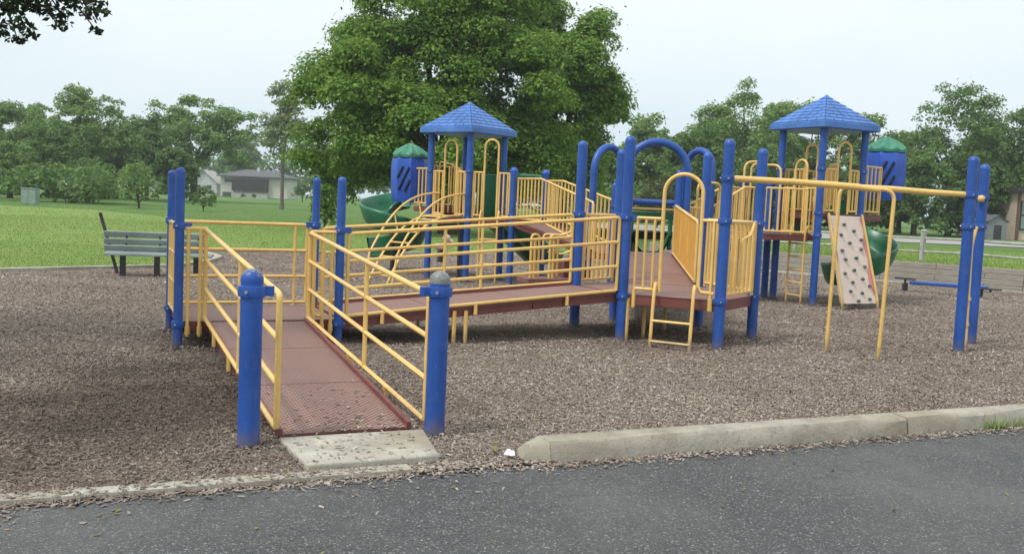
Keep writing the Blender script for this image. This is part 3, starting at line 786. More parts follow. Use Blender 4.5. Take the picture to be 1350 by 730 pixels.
for (a, b, zt, z0) in (((2.98, 16.0), (3.46, 16.5), 2.03, .85), ((4.10, 17.6), (4.45, 17.62), 2.48, 1.25), ((4.35, 17.45), (4.65, 17.2), 2.42, 1.25)):
    mb = MB()
    mb.tube(fillet([(*a, z0), (*a, zt), (*b, zt), (*b, z0)], .16, 8), .021, 9)
    mb.build('hoop_gate', M['yellow'], PS, 45)

# ---- vertical ladders on the towers
def vladder(p, q, ztop, nr, o=(-.02, -.1)):
    mb = MB()
    for s in (p, q):
        mb.tube(fillet([(s[0] - o[0], s[1] - o[1] + .02, ztop + .02), (s[0] + .0, s[1] - .03, ztop + .16), (s[0] + o[0], s[1] + o[1], ztop), (s[0] + o[0], s[1] + o[1], -.05)], .07), .0185, 8)
    l = mb.build('ladder', M['yellow'], PS, 45)
    for i in range(nr):
        z = ztop * (i + .6) / (nr + .3); a = MB()
        a.tube([(p[0] + o[0], p[1] + o[1], z), (q[0] + o[0], q[1] + o[1], z)], .015, 8); a.build('rung', M['yellow'], l, 45)
vladder(line(T1, X_, .30), line(T1, X_, .70), 1.23, 5)
vladder(line(UL, U1, .38), line(UL, U1, .74), 1.22, 5, (-.06, -.12))
# sandbox legs of the tower floor: thin dark pole with yellow pole
mb = MB(); q = vadd(T1, (-.14, .04)); mb.tube([(*q, -.05), (*q, 1.2)], .03, 8); mb.build('support_leg', M['steel'], PS)

# ---- arched climber of the left tower
mb = MB(); rungs = []
ct = line(T1, TL, .42); wv = (.79 * .24, -.61 * .24); dv = (-.60, -.80)
def arcp(k, s, lift=0):
    # k: -1/1 side; s: 0 top .. 1 bottom
    run = 1.95 * s; z = 1.25 * (1 - max(0., s) ** 2.7) 
    if lift: z = z + lift * (1 - .25 * s)
    return (ct[0] + wv[0] * k + dv[0] * run, ct[1] + wv[1] * k + dv[1] * run, z)
for k in (-1, 1):
    mb.tube([arcp(k, s) for s in np.linspace(0, 1, 18)], .021, 8)
arc = mb.build('arched_climber', M['yellow'], PS, 45)
mb = MB()
for k in (-1.45, 1.45):
    pts = [arcp(k, s, .42) for s in np.linspace(-.02, .93, 18)]; pts.append((*arcp(k, .99)[:2], -.03)); mb.tube(pts, .019, 8)
    for s in (.3, .62): mb.tube([arcp(k, s, .42), arcp(k / 1.45, s)], .014, 7)
mb.build('handrail', M['yellow'], arc, 45)
for s in np.linspace(.14, .95, 8):
    a = MB(); a.tube([arcp(-1, s), arcp(1, s)], .016, 8); a.build('rung', M['yellow'], arc, 45)

# ---- roofs with rows of moulded shingles
def roof(c, ze, axes, half):
    ax, ay = axes
    P = lambda u, v, z: (c[0] + ax[0] * u + ay[0] * v, c[1] + ax[1] * u + ay[1] * v, z)
    mb = MB(); k = half
    h_f = .13; hp_ = .64
    # fascia skirt
    ring = lambda s, z: [P(-s, -s, z), P(s, -s, z), P(s, s, z), P(-s, s, z)]
    def loft(r1, r2): mb.add(r1 + r2, [[i, (i + 1) % 4, 4 + (i + 1) % 4, 4 + i] for i in range(4)])
    loft(ring(k - .03, ze + .0), ring(k, ze + .02)); loft(ring(k, ze + .02), ring(k - .005, ze + h_f - .02)); loft(ring(k - .005, ze + h_f - .02), ring(k - .035, ze + h_f))
    mb.add(ring(k - .03, ze), [[3, 2, 1, 0]])
    n = 8
    for i in range(n):
        s0 = (k - .03) * (1 - i / n); s1 = (k - .03) * (1 - (i + 1) / n) 
        z0 = ze + h_f + (hp_ - h_f) * i / n; z1 = ze + h_f + (hp_ - h_f) * (i + 1) / n
        m = max(1, int(round(2 * s0 / .20)))
        for side in range(4):
            R = [(1, 0), (0, 1), (-1, 0), (0, -1)][side]; Q = [(0, 1), (-1, 0), (0, -1), (1, 0)][side]
            for j in range(m):
                off = .5 if i % 2 else 0
                for (t0, t1) in [((j - off) / m, (j + 1 - off) / m)] + ([((m - off) / m, 1.0)] if (off and j == m - 1) else []):
                    t0 = max(0, t0); t1 = min(1, t1)
                    if t1 - t0 < .02: continue
                    g = .004 / max(s0, .05)
                    a0 = -1 + 2 * (t0 + g); a1 = -1 + 2 * (t1 - g)
                    def pt(s, a, z): return P(R[0] * s + Q[0] * a * s, R[1] * s + Q[1] * a * s, z)
                    lf = .016
                    vs = [pt(s0 + .006, a0, z0 - .004), pt(s0 + .006, a1, z0 - .004), pt(s0 + .004, a0, z0 + lf), pt(s0 + .004, a1, z0 + lf), pt(max(s1, .004), a0, z1 + .002), pt(max(s1, .004), a1, z1 + .002)]
                    mb.add(vs, [[0, 1, 3, 2], [2, 3, 5, 4], [0, 2, 4], [1, 5, 3]])
        s_in = max(s1, .003)
        loft(ring(s0 - .004, z0 - .006), ring(s_in - .002 if s_in > .01 else .003, z1 - .006))
    mb.tube([P(0, 0, ze + hp_ - .03), P(0, 0, ze + hp_ + .015)], [.06, .02], 8)
    return mb.build('roof', M['blue_roof'], PS, 25)
def nrm(p): L = hypot(*p); return (p[0] / L, p[1] / L)
c1 = line(T1, TB, .5); roof(c1, 2.815, (nrm((.63, .79)), nrm((-.79, .63))), .675)
c2 = line(U1, UB, .5); roof(c2, 3.075, (nrm((.885, .465)), nrm((-.465, .885))), .675)

# ---- spiral slides with roofed entrance drums
def spiral(c, ec, z0, a0, turn, sgn, name):
    pts = []; R = .43; n = 44
    for i in range(n + 1):
        t = i / n; a = a0 + sgn * turn * t
        pts.append((c[0] + R * cos(a), c[1] + R * sin(a), z0 - (z0 - .28) * min(1, t * 1.06) ** name))
    w_ = (.14, .38) if sgn > 0 else (.38, .14)
    sl_ = chute(pts, .48, w_, 'spiral_slide')
    mb = MB(); mb.tube([(c[0], c[1], -.05), (c[0], c[1], z0 - .1)], .05, 12); mb.build('centre_pole', M['steel'], sl_, 50)
    # drum
    mb = MB(); zb, zt = z0 + .10, z0 + .99
    fa = atan2(-ec[1], -ec[0]) + (.12 if sgn < 0 else -.34); nn = 8; rows = []; R8 = .365
    for z, k in ((zb, .90), (zb + .05, .95), (zb + .30, 1.03), (zt - .30, 1.05), (zt - .07, 1.02), (zt - .02, .98), (zt, .93)):
        rows.append([(ec[0] + R8 * k * cos(fa + pi / 8 + 2 * pi * j / nn), ec[1] + R8 * k * sin(fa + pi / 8 + 2 * pi * j / nn), z) for j in range(nn + 1)])
    mb.grid(rows); mb.add(rows[0][:-1], [list(range(nn))[::-1]]); mb.add(rows[-1][:-1], [list(range(nn))])
    mb.mi = 1                                # slanting slots: raised dark capsules, colour standing in for shaded openings
    for q_ in (0, 4):
        an = fa + q_ * pi / 4; nv = (cos(an), sin(an)); tv = (-sin(an), cos(an)); dd = R8 * cos(pi / 8) * 1.035
        for (du, dz, ln) in ((-.075, .62, .26), (.005, .50, .50), (.08, .36, .26)):
            sg = 1 if q_ != 4 else -1
            p_ = lambda w_: (ec[0] + nv[0] * dd + tv[0] * (du + w_ * .42) * 1, ec[1] + nv[1] * dd + tv[1] * (du + w_ * .42) * 1, zb + dz - .03 + w_ * .9)
            mb.tube([p_(-ln / 2), p_(0), p_(ln / 2)], .029, 8)
    dr = mb.build('entrance_drum', [M['blue_plastic'], M['slot']], sl_, 20)
    dr_b = dr.modifiers.new('b', 'BEVEL'); dr_b.width = .03; dr_b.segments = 3; dr_b.limit_method = 'ANGLE'; dr_b.angle_limit = radians(35)
    mb = MB(); rows = []; nn = 72; lob = 9
    for i, (rad, z, amp) in enumerate(((.31, -.005, .0), (.35, .0, .0), (.358, .05, .02), (.34, .085, .07), (.275, .14, .10), (.185, .205, .10), (.09, .262, .07), (.03, .295, .0), (.004, .30, 0))):
        rows.append([])
        for j in range(nn + 1):
            th = 2 * pi * j / nn; tri = abs(((j * lob / nn) % 1) - .5) * 4 - 1
            rows[-1].append((ec[0] + rad * (1 + amp * tri) * cos(th), ec[1] + rad * (1 + amp * tri) * sin(th), zt + z + .10 * amp * tri))
    mb.grid(rows); mb.build('dome', M['dome'], sl_, 18)
    return sl_
spiral((-2.52, 20.3), (-2.16, 19.75), 1.36, radians(60), radians(450), 1, 1)
spiral((6.70, 18.85), (6.98, 18.55), 1.82, radians(150), radians(330), -1, .5)

# ---- climbing wall
mb = MB(); tl, tr = vadd(line(U1, UR, .17), (.03, -.05)), vadd(line(U1, UR, .98), (.03, -.05)); bl, br = (5.74, 16.80), (6.50, 17.18)
def cw(u, v, o=0):
    a = Vector((*line(tl, tr, u), 1.58)); b = Vector((*line(bl, br, u), .06))
    nrm_ = (Vector((*tr, 0)) - Vector((*tl, 0))).cross(b - a).normalized()
    if nrm_.y > 0: nrm_ = -nrm_
    return a + (b - a) * v + nrm_ * o
mb.add([cw(0, 0), cw(1, 0), cw(1, 1), cw(0, 1), cw(0, 0, -.03), cw(1, 0, -.03), cw(1, 1, -.03), cw(0, 1, -.03)],
       [[3, 2, 1, 0], [4, 5, 6, 7], [0, 1, 5, 4], [1, 2, 6, 5], [2, 3, 7, 6], [3, 0, 4, 7]])
board = mb.build('climbing_wall', M['board'], PS, 0)
mb = MB()
for u in (0, 1): mb.tube(fillet([cw(u, -.02, .01), cw(u, 0, .02), cw(u, .97, .02), tuple(Vector(cw(u, 1, .02)) + V(0, 0, -.12))], .1), .022, 8)
mb.build('side_rail', M['yellow'], board, 45)
mb = MB()                                    # painted wave borders, thin raised panels
for side in (0, 1):
    row0 = []; row1 = []
    for v in np.linspace(.15 if side == 0 else .02, .72 if side == 0 else .9, 22):
        wv_ = .025 + .04 * sin(v * 17 + side * 2) + (.05 if v > .5 and side else .02)
        row0.append(cw(side + (.02 if not side else -.02), v, .004)); row1.append(cw((.02 + wv_) if not side else (.98 - wv_), v, .004))
    mb.grid([row0, row1] if side else [row1, row0])
mb.build('wave_border', M['pink'], board, 0)
for (u, v) in ((.42, .10), (.68, .17), (.28, .22), (.85, .27), (.5, .31), (.24, .40), (.8, .38), (.62, .48), (.3, .50), (.82, .58), (.5, .62), (.22, .66), (.7, .72), (.4, .76), (.86, .80), (.3, .86), (.62, .88), (.48, .97), (.8, .95)):
    h_ = MB(); p = Vector(cw(u, v, .0)); k = 8
    rows = []
    for (rad, o_) in ((.036, 0), (.038, .016), (.024, .034), (.004, .042)):
        rows.append([tuple(p + (Vector(cw(u + .3, v)) - p).normalized() * rad * cos(2 * pi * j / k) * (1 + .3 * sin(j * 2.3 + u * 9)) + (Vector(cw(u, v + .3)) - p).normalized() * rad * .8 * sin(2 * pi * j / k) + (Vector(cw(u, v, o_)) - p)) for j in range(k + 1)])
    h_.grid(rows); h_.build('climbing_hold', M['hold'], board, 60)

# ---- overhead glide rails on the right
mb = MB(); r_ = .036
a = (L_[0] + .06, L_[1] - .01, 1.945)
mb.tube([a, (3.1, 11.02, 1.935), (3.5, 11.02, 1.925), (3.85, 11.01, 1.91), (4.1, 11.0, 1.885)], [r_, r_, r_ * 1.05, r_ * 1.05, r_ * .8], 12)
nr = mb.build('overhead_rail', M['yellow'], PS, 45)
mb = MB(); mb.tube(fillet([(3.99, 11.0, 1.905), (4.26, 10.98, 1.885), (4.21, 10.98, -.05)], .12, 7), .022, 10); mb.build('leg', M['yellow'], nr, 45)
mb = MB(); a = (R1[0] - .06, R1[1], 1.90)
mb.tube([a, (4.9, 11.58, 1.905), (4.4, 11.5, 1.92), (3.95, 11.42, 1.925)], [r_ * .9, r_ * .95, r_, r_ * .85], 12)
nr = mb.build('overhead_rail', M['yellow'], PS, 45)
mb = MB(); mb.tube(fillet([(4.0, 11.43, 1.925), (3.78, 11.40, 1.91), (3.75, 11.40, -.05)], .1, 7), .022, 10); mb.build('leg', M['yellow'], nr, 45)
# climbing pole with bent head between the right posts
mb = MB(); q = line(R1, R2, .45)
mb.tube(fillet([(q[0] + .04, q[1] + .03, 1.52), (q[0] - .02, q[1], 1.30), (q[0] - .02, q[1] - .05, -.05)], .1), .03, 10)
po = mb.build('climbing_pole', M['yellow'], PS, 45)
for z in (.3, .62): 
    a = MB(); a.tube([(q[0] - .02, q[1] - .045, z - .02), (q[0] - .02, q[1] - .045, z + .02)], .036, 10); a.build('grip_ring', M['yellow'], po)
mb = MB(); mb.lathe([(.005, -.045), (.035, -.035), (.045, 0), (.035, .035), (.005, .045)], (R2[0] - .06, R2[1] - .09, 1.88), 12); mb.build('end_knob', M['yellow'], PS, 60)

# ---- transfer steps with handles under the bridge
tp = (.62, 16.45)
mb = MB(); mb.box((tp[0], tp[1], .27), (.95, .55, .09), .35); mb.build('transfer_step', M['deck'], PS, 0, bevel=.01)
mb = MB(); mb.box((tp[0] + .42, tp[1] + .42, .45), (.5, .45, .32), .35); mb.build('transfer_step', M['maroon'], PS, 0, bevel=.01)
for (x, y) in ((.30, 16.25), (.62, 16.35)):
    mb = MB(); mb.tube(fillet([(x, y, -.05), (x, y, 1.04), (x + .13, y + .06, 1.04), (x + .13, y + .06, .35)], .07), .022, 8)
    mb.tube([(x + .06, y + .03, -.05), (x + .06, y + .03, .95)], .03, 8)
    mb.build('handle', M['yellow'], PS, 45)
mb = MB(); mb.tube(fillet([(.5, 16.35, .55), (.5, 16.35, 1.05), (.82, 16.4, 1.04), (1.18, 16.35, 1.23)], .07), .02, 8)
mb.tube(fillet([(.58, 16.4, .75), (.84, 16.42, .72), (1.1, 16.4, .85)], .07), .018, 8)
mb.tube(fillet([(1.02, 16.3, -.05), (1.02, 16.3, .93), (1.14, 16.3, .98), (1.16, 16.3, .3)], .05), .024, 8); mb.build('handle', M['yellow'], PS, 45)

# ------------------------------------------------------------------ other playground things
# bench
bn = thing('park_bench', 'grey slatted bench with black legs at the edge of the mulch by the lawn', 'bench', (-6.15, 17.2, 0))
bx = Vector((.975, .22, 0)).normalized(); by = Vector((-bx.y, bx.x, 0)); bo = Vector((-6.95, 16.62, 0))
def bp(s, t, z): p = bo + bx * s + by * t; return (p.x, p.y, z)
for i, t in enumerate((-.02, .11, .24)):
    mb = MB(); mb.bar(bp(-.06, t, .365 + .008 * i), bp(1.72, t, .365 + .008 * i), .115, .04); mb.build('seat_slat', M['grey_bench'], bn, 0, bevel=.008)
for i, (t, z) in enumerate(((.34, .45), (.375, .565), (.41, .69))):
    mb = MB(); mb.bar(bp(-.12 + .02 * i - .03 * i, t, z), bp(1.6, t, z), .035, .105, up=(by.x * -.3, by.y * -.3, 1)); mb.build('back_slat', M['grey_bench'], bn, 0, bevel=.008)
for s in (.24, .80, 1.45):
    mb = MB(); mb.bar(bp(s, .04, -.05), bp(s, .04, .345), .09, .09, up=bx); mb.bar(bp(s, -.06, .33), bp(s, .32, .35), .06, .04); mb.bar(bp(s, .34, .33), bp(s, .43, .72), .05, .03, up=bx); mb.build('leg', M['steel'], bn, 0)
mb = MB(); mb.bar(bp(.09, .42, .0), bp(-.22, .50, 1.05), .05, .045, up=by); mb.build('end_support', M['steel'], bn, 0)

# low blue balance beam
bb = thing('balance_beam', 'low dark blue balance beam on two dark spring mounts beside the timber wall', 'play equipment', (9.3, 20.9, 0))
p0 = Vector((8.66, 21.35, 0)); p1 = Vector((10.0, 20.35, 0)); t_ = (p1 - p0).normalized()
mb = MB(); mb.bar((p0 + t_ * .1) + V(0, 0, .19), p1 + V(0, 0, .21), .13, .08); mb.build('beam', M['blue'], bb, 0, bevel=.02)
for p in (p0, p1 - t_ * .15):
    mb = MB(); pts = [(p.x + .055 * cos(a), p.y + .055 * sin(a), .02 + .15 * a / (8 * pi)) for a in np.linspace(0, 8 * pi, 60)]
    mb.tube(pts, .015, 6); mb.tube([(p.x, p.y, -.02), (p.x, p.y, .17)], .03, 8); mb.build('spring', M['steel'], bb, 60)
for p, dz in ((p0, .27), (p1 + t_ * .05, .19)):
    mb = MB(); mb.box((p.x, p.y, dz), (.42, .16, .035), atan2(t_.y, t_.x)); mb.tube([(p.x, p.y, .12), (p.x, p.y, dz)], .025, 8); mb.build('foot_plate', M['steel'], bb, 0, bevel=.01)

# spring rider
sr = thing('spring_rider', 'small pale pink spring rider far behind the left tower', 'spring rider', (-1.8, 24.0, 0))
mb = MB(); mb.tube([(-1.8 + .07 * cos(a) , 24 + .07 * sin(a), .01 + .3 * a / (12 * pi)) for a in np.linspace(0, 12 * pi, 90)], .02, 6); mb.build('spring', M['steel'], sr, 60)
mb = MB(); mb.tube([(-1.98, 24, .36), (-1.9, 24, .38), (-1.78, 24, .36), (-1.66, 24, .42), (-1.62, 24, .52)], [.03, .08, .09, .07, .05], 10); mb.build('seat', M['rider_pale'], sr, 60)
mb = MB(); mb.lathe([(.01, -.1), (.07, -.07), (.1, 0), (.08, .07), (.02, .11)], (-1.66, 24, .58), 12); mb.tube([(-1.6, 24, .54), (-1.5, 24, .5)], [.06, .04], 8); mb.build('head', M['rider_pale'], sr, 60)
mb = MB(); mb.tube([(-1.7, 23.85, .5), (-1.7, 24.15, .5)], .015, 6); mb.build('handlebar', M['steel'], sr)

# litter
mb = MB(); rr2 = random.Random(3); c = ell(1.52, .1)
vs = [(c[0] + .038 * cos(a) * rr2.uniform(.6, 1.2), c[1] + .026 * sin(a) * rr2.uniform(.6, 1.2), .012) for a in np.linspace(0, 2 * pi, 11)[:-1]]
top = [(c[0] + (x - c[0]) * .6 + rr2.uniform(-.01, .01), c[1] + (y - c[1]) * .6, .036 + rr2.uniform(-.01, .012)) for x, y, z in vs]
mb.add(vs + top + [(c[0], c[1], .03)], [[i, (i + 1) % 10, 10 + (i + 1) % 10, 10 + i] for i in range(10)] + [[10 + i, 10 + (i + 1) % 10, 20] for i in range(10)])
tag(mb.build('crumpled_paper', M['white'], smooth=0), 'crumpled white paper litter at the sloped end of the raised kerb', 'litter')

# timber retaining wall + base strip
ww = thing('retaining_wall', 'weathered grey timber retaining wall of stacked beams on the right behind the mulch', 'wall', (9.2, 24.3, 0))
for i in range(len(WALL) - 1):
    a, b = Vector((*WALL[i], 0)), Vector((*WALL[i + 1], 0)); t_ = (b - a).normalized(); n_ = Vector((-t_.y, t_.x, 0))
    if n_.y < 0: n_ = -n_
    mb = MB()
    for k in range(4):
        L = (b - a).length; s = 0; j = 0
        s = -(k % 2) * 1.1
        while s < L:
            e = min(L, s + 2.4); s0 = max(0, s)
            if e - s0 > .05:
                q = n_ * (.03 * k + .09 + random.uniform(-.012, .012))
                mb.bar(a + t_ * (s0 + .004) + q + V(0, 0, .065 + k * .131), a + t_ * (e - .004) + q + V(0, 0, .065 + k * .131), .15, .125)
            s += 2.4
    mb.build('timber_course', M['timber'], ww, 0, bevel=.008)
mb = MB(); ribbon(mb, [(p[0] - .12, p[1] - .16) for p in WALL[1:]], .16, -.05, .04)
tag(mb.build('wall_footing_kerb', M['concrete_pale'], smooth=30), 'narrow pale concrete strip along the foot of the timber wall', 'kerb')

# bank behind the wall, road, far ground
rows = []
ext = [(-14, 60)] + [(4.0, 29.25)] + [(p[0] + .12, p[1] + .16) for p in WALL[1:]] + [(60, 0)]
for s, z in ((0, .51), (3, .50), (10, .44), (20, .32), (22, .30)):
    rows.append([(p[0] + .3 * s if 0 < i else p[0], p[1] + s * 1.0, z - .5 * (1 if i in (0,) else 0)) for i, p in enumerate(ext)])
mb = MB(); mb.grid([r[1:] for r in rows]); o = struct(mb.build('grass_bank', M['grass'], smooth=60))
far = [(p[0], p[1]) for p in rows[-1][1:]]
sheet('far_ground', far + [(400, 22), (400, 300), (3.5, 300), (3.5, 75), (4.0, 51.25)], .297, M['rough'])
sheet('road', [(3.5, 52.5), (120, 50), (120, 66), (3.5, 68)], .33, M['road'])

# split-rail fence
fx = thing('rail_fence', 'weathered grey split-rail fence along the grass bank before the road', 'fence', (12, 26, .5))
fp = [(5.2, 30.4), (7.75, 27.5), (10.35, 24.6), (12.9, 21.9)]
fp = [(4.9, 29.6), (7.75, 27.0), (10.25, 24.35), (12.9, 22.3), (16.2, 19.9)]
fp = [(p[0] + .25, p[1] + .6) for p in fp]
for p in fp:
    mb = MB(); mb.box((*p, .83), (.105, .10, .9), .4); mb.prism([(p[0] - .06, p[1] - .06), (p[0] + .06, p[1] - .06), (p[0] + .06, p[1] + .06), (p[0] - .06, p[1] + .06)], 1.281, [1.30, 1.30, 1.33, 1.33]); mb.build('fence_post', M['fence'], fx, 0, bevel=.01)
for i in range(len(fp) - 1):
    for z in (1.10, .76):
        mb = MB(); a, b = fp[i], fp[i + 1]
        mb.tube([(a[0], a[1], z), (*line(a, b, .33), z + .015), (*line(a, b, .66), z - .012), (b[0], b[1], z)], [.028, .033, .030, .028], 7); mb.build('fence_rail', M['fence'], fx, 30)

# ------------------------------------------------------------------ trees
def leaves(centres, radii, per, size, seed, up=.45, shell=.55, aspect=.55):
    g = np.random.default_rng(seed); out_ = []
    for c, r in zip(centres, radii):
        n = int(per * (r ** 2)) + 4
        dv = g.normal(size=(n, 3)); dv /= np.linalg.norm(dv, axis=1)[:, None]
        dv[:, 2] = np.where(dv[:, 2] < -.35, -dv[:, 2], dv[:, 2])
        rad = r * (shell + (1 - shell) * g.random(n) ** .6) * (1 + .28 * g.normal(size=n) * (g.random(n) < .25))
        p = np.array(c)[None] + dv * rad[:, None] * np.array([1, 1, .78])[None]
        nm = dv * .95 + g.normal(size=(n, 3)) * .5 + np.array([0, 0, up])[None]
        nm /= np.linalg.norm(nm, axis=1)[:, None]
        a = np.cross(nm, g.normal(size=(n, 3))); a /= np.linalg.norm(a, axis=1)[:, None]; b = np.cross(nm, a)
        s = size * g.uniform(.6, 1.3, n)[:, None]
        tip = -np.abs(nm) * .0
        q = np.stack([p - a * s, p + b * s * aspect - nm * s * .12, p + a * s, p - b * s * aspect - nm * s * .12], axis=1)
        out_.append(q)
    return np.concatenate(out_)

def make_tree(name, label, cat, base, h, blobs, leafmat_, size, per, seed, trunk_r=.25, bark='bark', clump=(.7, 1.3), ncl=60, fork=.3, group=None, up=.45, limbs=14, shell=.55):
    """blobs: (x,y,z,rx,ry,rz) ellipsoids relative to base; clumps fill their outer shells"""
    root = thing(name, label, cat, base, group); g = np.random.default_rng(seed)
    vol = np.array([b[3] * b[4] * b[5] for b in blobs]) ** (2 / 3); vol /= vol.sum()
    cs = []; rs = []
    for b, f in zip(blobs, vol):
        for _ in range(max(3, int(ncl * f))):
            dv = g.normal(size=3); dv /= np.linalg.norm(dv)
            if dv[2] < -.6: dv[2] *= -.6
            k = g.uniform(.45, 1.0) ** .55
            cs.append([base[0] + b[0] + dv[0] * b[3] * k, base[1] + b[1] + dv[1] * b[4] * k, base[2] + b[2] + dv[2] * b[5] * k]); rs.append(g.uniform(*clump))
    cr_ = quads('crown', leaves(cs, rs, per, size, seed + 1, up, shell), leafmat_, root)
    mb = MB(); zt = h * fork; bx_, by_ = blobs[0][0], blobs[0][1]
    T = [(base[0] + bx_ * t * .5 + .05 * trunk_r * sin(t * 9), base[1] + by_ * t * .5, base[2] - .1 + (zt + .1) * t) for t in np.linspace(0, 1, 6)]
    mb.tube(T, [trunk_r * k for k in (1.35, 1.05, .98, .93, .88, .82)], 10)
    idx = g.choice(len(cs), size=min(limbs, len(cs)), replace=False)
    for i in idx:
        p = Vector(T[-1]) - V(0, 0, g.uniform(0, zt * .15)); q = Vector(cs[i]); m1 = p.lerp(q, .35) + V(0, 0, (q - p).length * .10); m2 = p.lerp(q, .7) + V(g.normal() * .15, g.normal() * .15, (q - p).length * .06)
        k = trunk_r * g.uniform(.28, .55); mb.tube([p, m1, m2, q], [k, k * .75, k * .5, k * .18], 7)
    mb.build('trunk', M[bark], root, 60)
    return root

def at(px, dist, z=0.):
    """ground point that the eye meets at image column px (of 1350) at forward distance dist"""
    return (dist * (px - 675) / F_PX, dist, z)
def zpx(px, y, dist): return H_CAM + ((265 + .045 * (px - 675)) - y) * dist / F_PX

# two big maples behind the left tower
D1 = 42.
b0 = at(590, D1)
def blob(px, y, w, hgt, dist, base, dy=0, depth=None):
    x = (px - 675) / F_PX * dist - base[0]; return (x + .0, dy, zpx(px, y, dist) - base[2], w * dist / F_PX, (depth or w) * dist / F_PX, hgt * dist / F_PX)
bl = [blob(550, 95, 100, 80, D1, b0), blob(436, 150, 50, 50, D1, b0, -1), blob(560, 15, 100, 60, D1, b0), blob(402, 208, 30, 40, D1, b0, 0), blob(560, 190, 105, 55, D1, b0, -2), blob(476, 70, 48, 45, D1, b0, 1), blob(650, 115, 80, 70, D1, b0, -1), blob(660, 200, 70, 45, D1, b0), blob(420, 252, 22, 22, D1, b0, 1), blob(490, 130, 55, 50, D1, b0, -3), blob(500, 215, 55, 36, D1, b0, -1), blob(650, 20, 55, 45, D1, b0, 1), blob(470, 235, 34, 20, D1, b0, 2), blob(540, 246, 50, 18, D1, b0, 0), blob(610, 246, 55, 20, D1, b0, -1), blob(675, 246, 45, 18, D1, b0, 0)]
make_tree('maple_tree', 'huge dense green maple rising behind the left roofed tower', 'tree', b0, 13, bl, M['leaf_big'], .09, 560, 21, .42, 'bark', (.45, 1.2), 520, .22, limbs=18, up=.55)
D2 = 47.; b1 = at(735, D2)
bl = [blob(725, 165, 62, 60, D2, b1), blob(768, 52, 20, 28, D2, b1), blob(706, 70, 34, 60, D2, b1, 1), blob(783, 140, 22, 40, D2, b1), blob(680, 10, 34, 32, D2, b1, 1), blob(745, 215, 45, 34, D2, b1), blob(690, 225, 55, 36, D2, b1), blob(752, 100, 34, 40, D2, b1, -1), blob(730, 246, 46, 16, D2, b1), blob(798, 165, 10, 18, D2, b1)]
make_tree('maple_tree', 'second tall maple just right of the huge one, its crown ending above the blue arches', 'tree', b1, 13, bl, M['leaf_big'], .10, 500, 22, .36, 'bark', (.42, 1.0), 380, .25, limbs=14, up=.55)

def field_tree(px, top, w, dist, label, mat='leaf_mid', seed=1, name='deciduous_tree', base_y=None, tr=.22, size=.15, per=150, ncl=150, fork=.22, low=.12, group='trees around the park', bark='bark', clump=(.5, 1.1), shell=.4, zb=0.):
    base = (*at(px, dist)[:2], zb); g = random.Random(seed); h = zpx(px, top, dist) - zb; hw = w * dist / F_PX / 2
    bl = [(0, 0, h * .58, hw * .72, hw * .72, h * .38), (hw * .42, -.3, h * .48, hw * .5, hw * .5, h * .3), (-hw * .45, .2, h * .46, hw * .5, hw * .5, h * .3), (hw * g.uniform(-.35, .35), 0, h * .8, hw * .38, hw * .38, h * .18), (hw * g.uniform(-.6, .6), 0, h * .7, hw * .4, hw * .4, h * .2), (0, 0, h * (.24 + low), hw * .8, hw * .8, h * .2), (0, 0, h * (.42 + low * .5), hw * .85, hw * .8, h * .22)]
    k = h / 10.
    return make_tree(name, label, 'tree', base, h, bl, M[mat], size * dist / 85, per / k, seed, tr, bark, (clump[0] * k, clump[1] * k), ncl, fork, group, limbs=12, shell=shell)

# left tree line
field_tree(20, 130, 150, 95, 'rounded green tree at the far left edge of the tree line', 'leaf_mid', 31)
field_tree(120, 112, 150, 92, 'tallest dense tree of the left tree line, behind the pale shrub', 'leaf_mid', 32)
field_tree(68, 160, 120, 84, 'dark low-branched tree standing above the grey-green utility cabinet', 'leaf_dark', 33, low=0, size=.115, per=240)
field_tree(10, 185, 90, 76, 'bright leafy small tree left of the grey-green utility cabinet', 'leaf_mid', 34, low=-.05, size=.115, per=240)
field_tree(112, 205, 110, 74, 'dark bushy small tree right of the grey-green utility cabinet', 'leaf_dark', 35, low=-.08, fork=.15, size=.115, per=240)
field_tree(252, 122, 180, 105, 'broad spreading tree with forked visible trunk in front of the white house', 'leaf_mid', 36, low=.25, fork=.33, tr=.40, per=140)
field_tree(190, 150, 90, 98, 'mid green tree between the tallest tree and the spreading one on the left', 'leaf_dark', 37)
field_tree(-60, 140, 140, 90, 'green tree at the left border of the picture, mostly cut off', 'leaf_mid', 38)
field_tree(315, 175, 60, 225, 'small distant tree rising behind the roof of the cream house', 'leaf_mid', 39)
field_tree(368, 100, 72, 80, 'thin pale olive tree with slender grey trunk left of the huge maple', 'leaf_pale', 40, tr=.15, bark='bark_grey', per=95, fork=.4, low=.22, ncl=110, clump=(.4, .95))
field_tree(150, 165, 110, 100, 'green tree filling the gap left of the spreading tree', 'leaf_mid', 41)
field_tree(60, 138, 120, 104, 'mid green tree behind the utility cabinet, between the two highest left crowns', 'leaf_mid', 43)
field_tree(225, 190, 70, 90, 'low bushy tree behind the pair of bench-side blue posts', 'leaf_dark', 44, low=-.05)
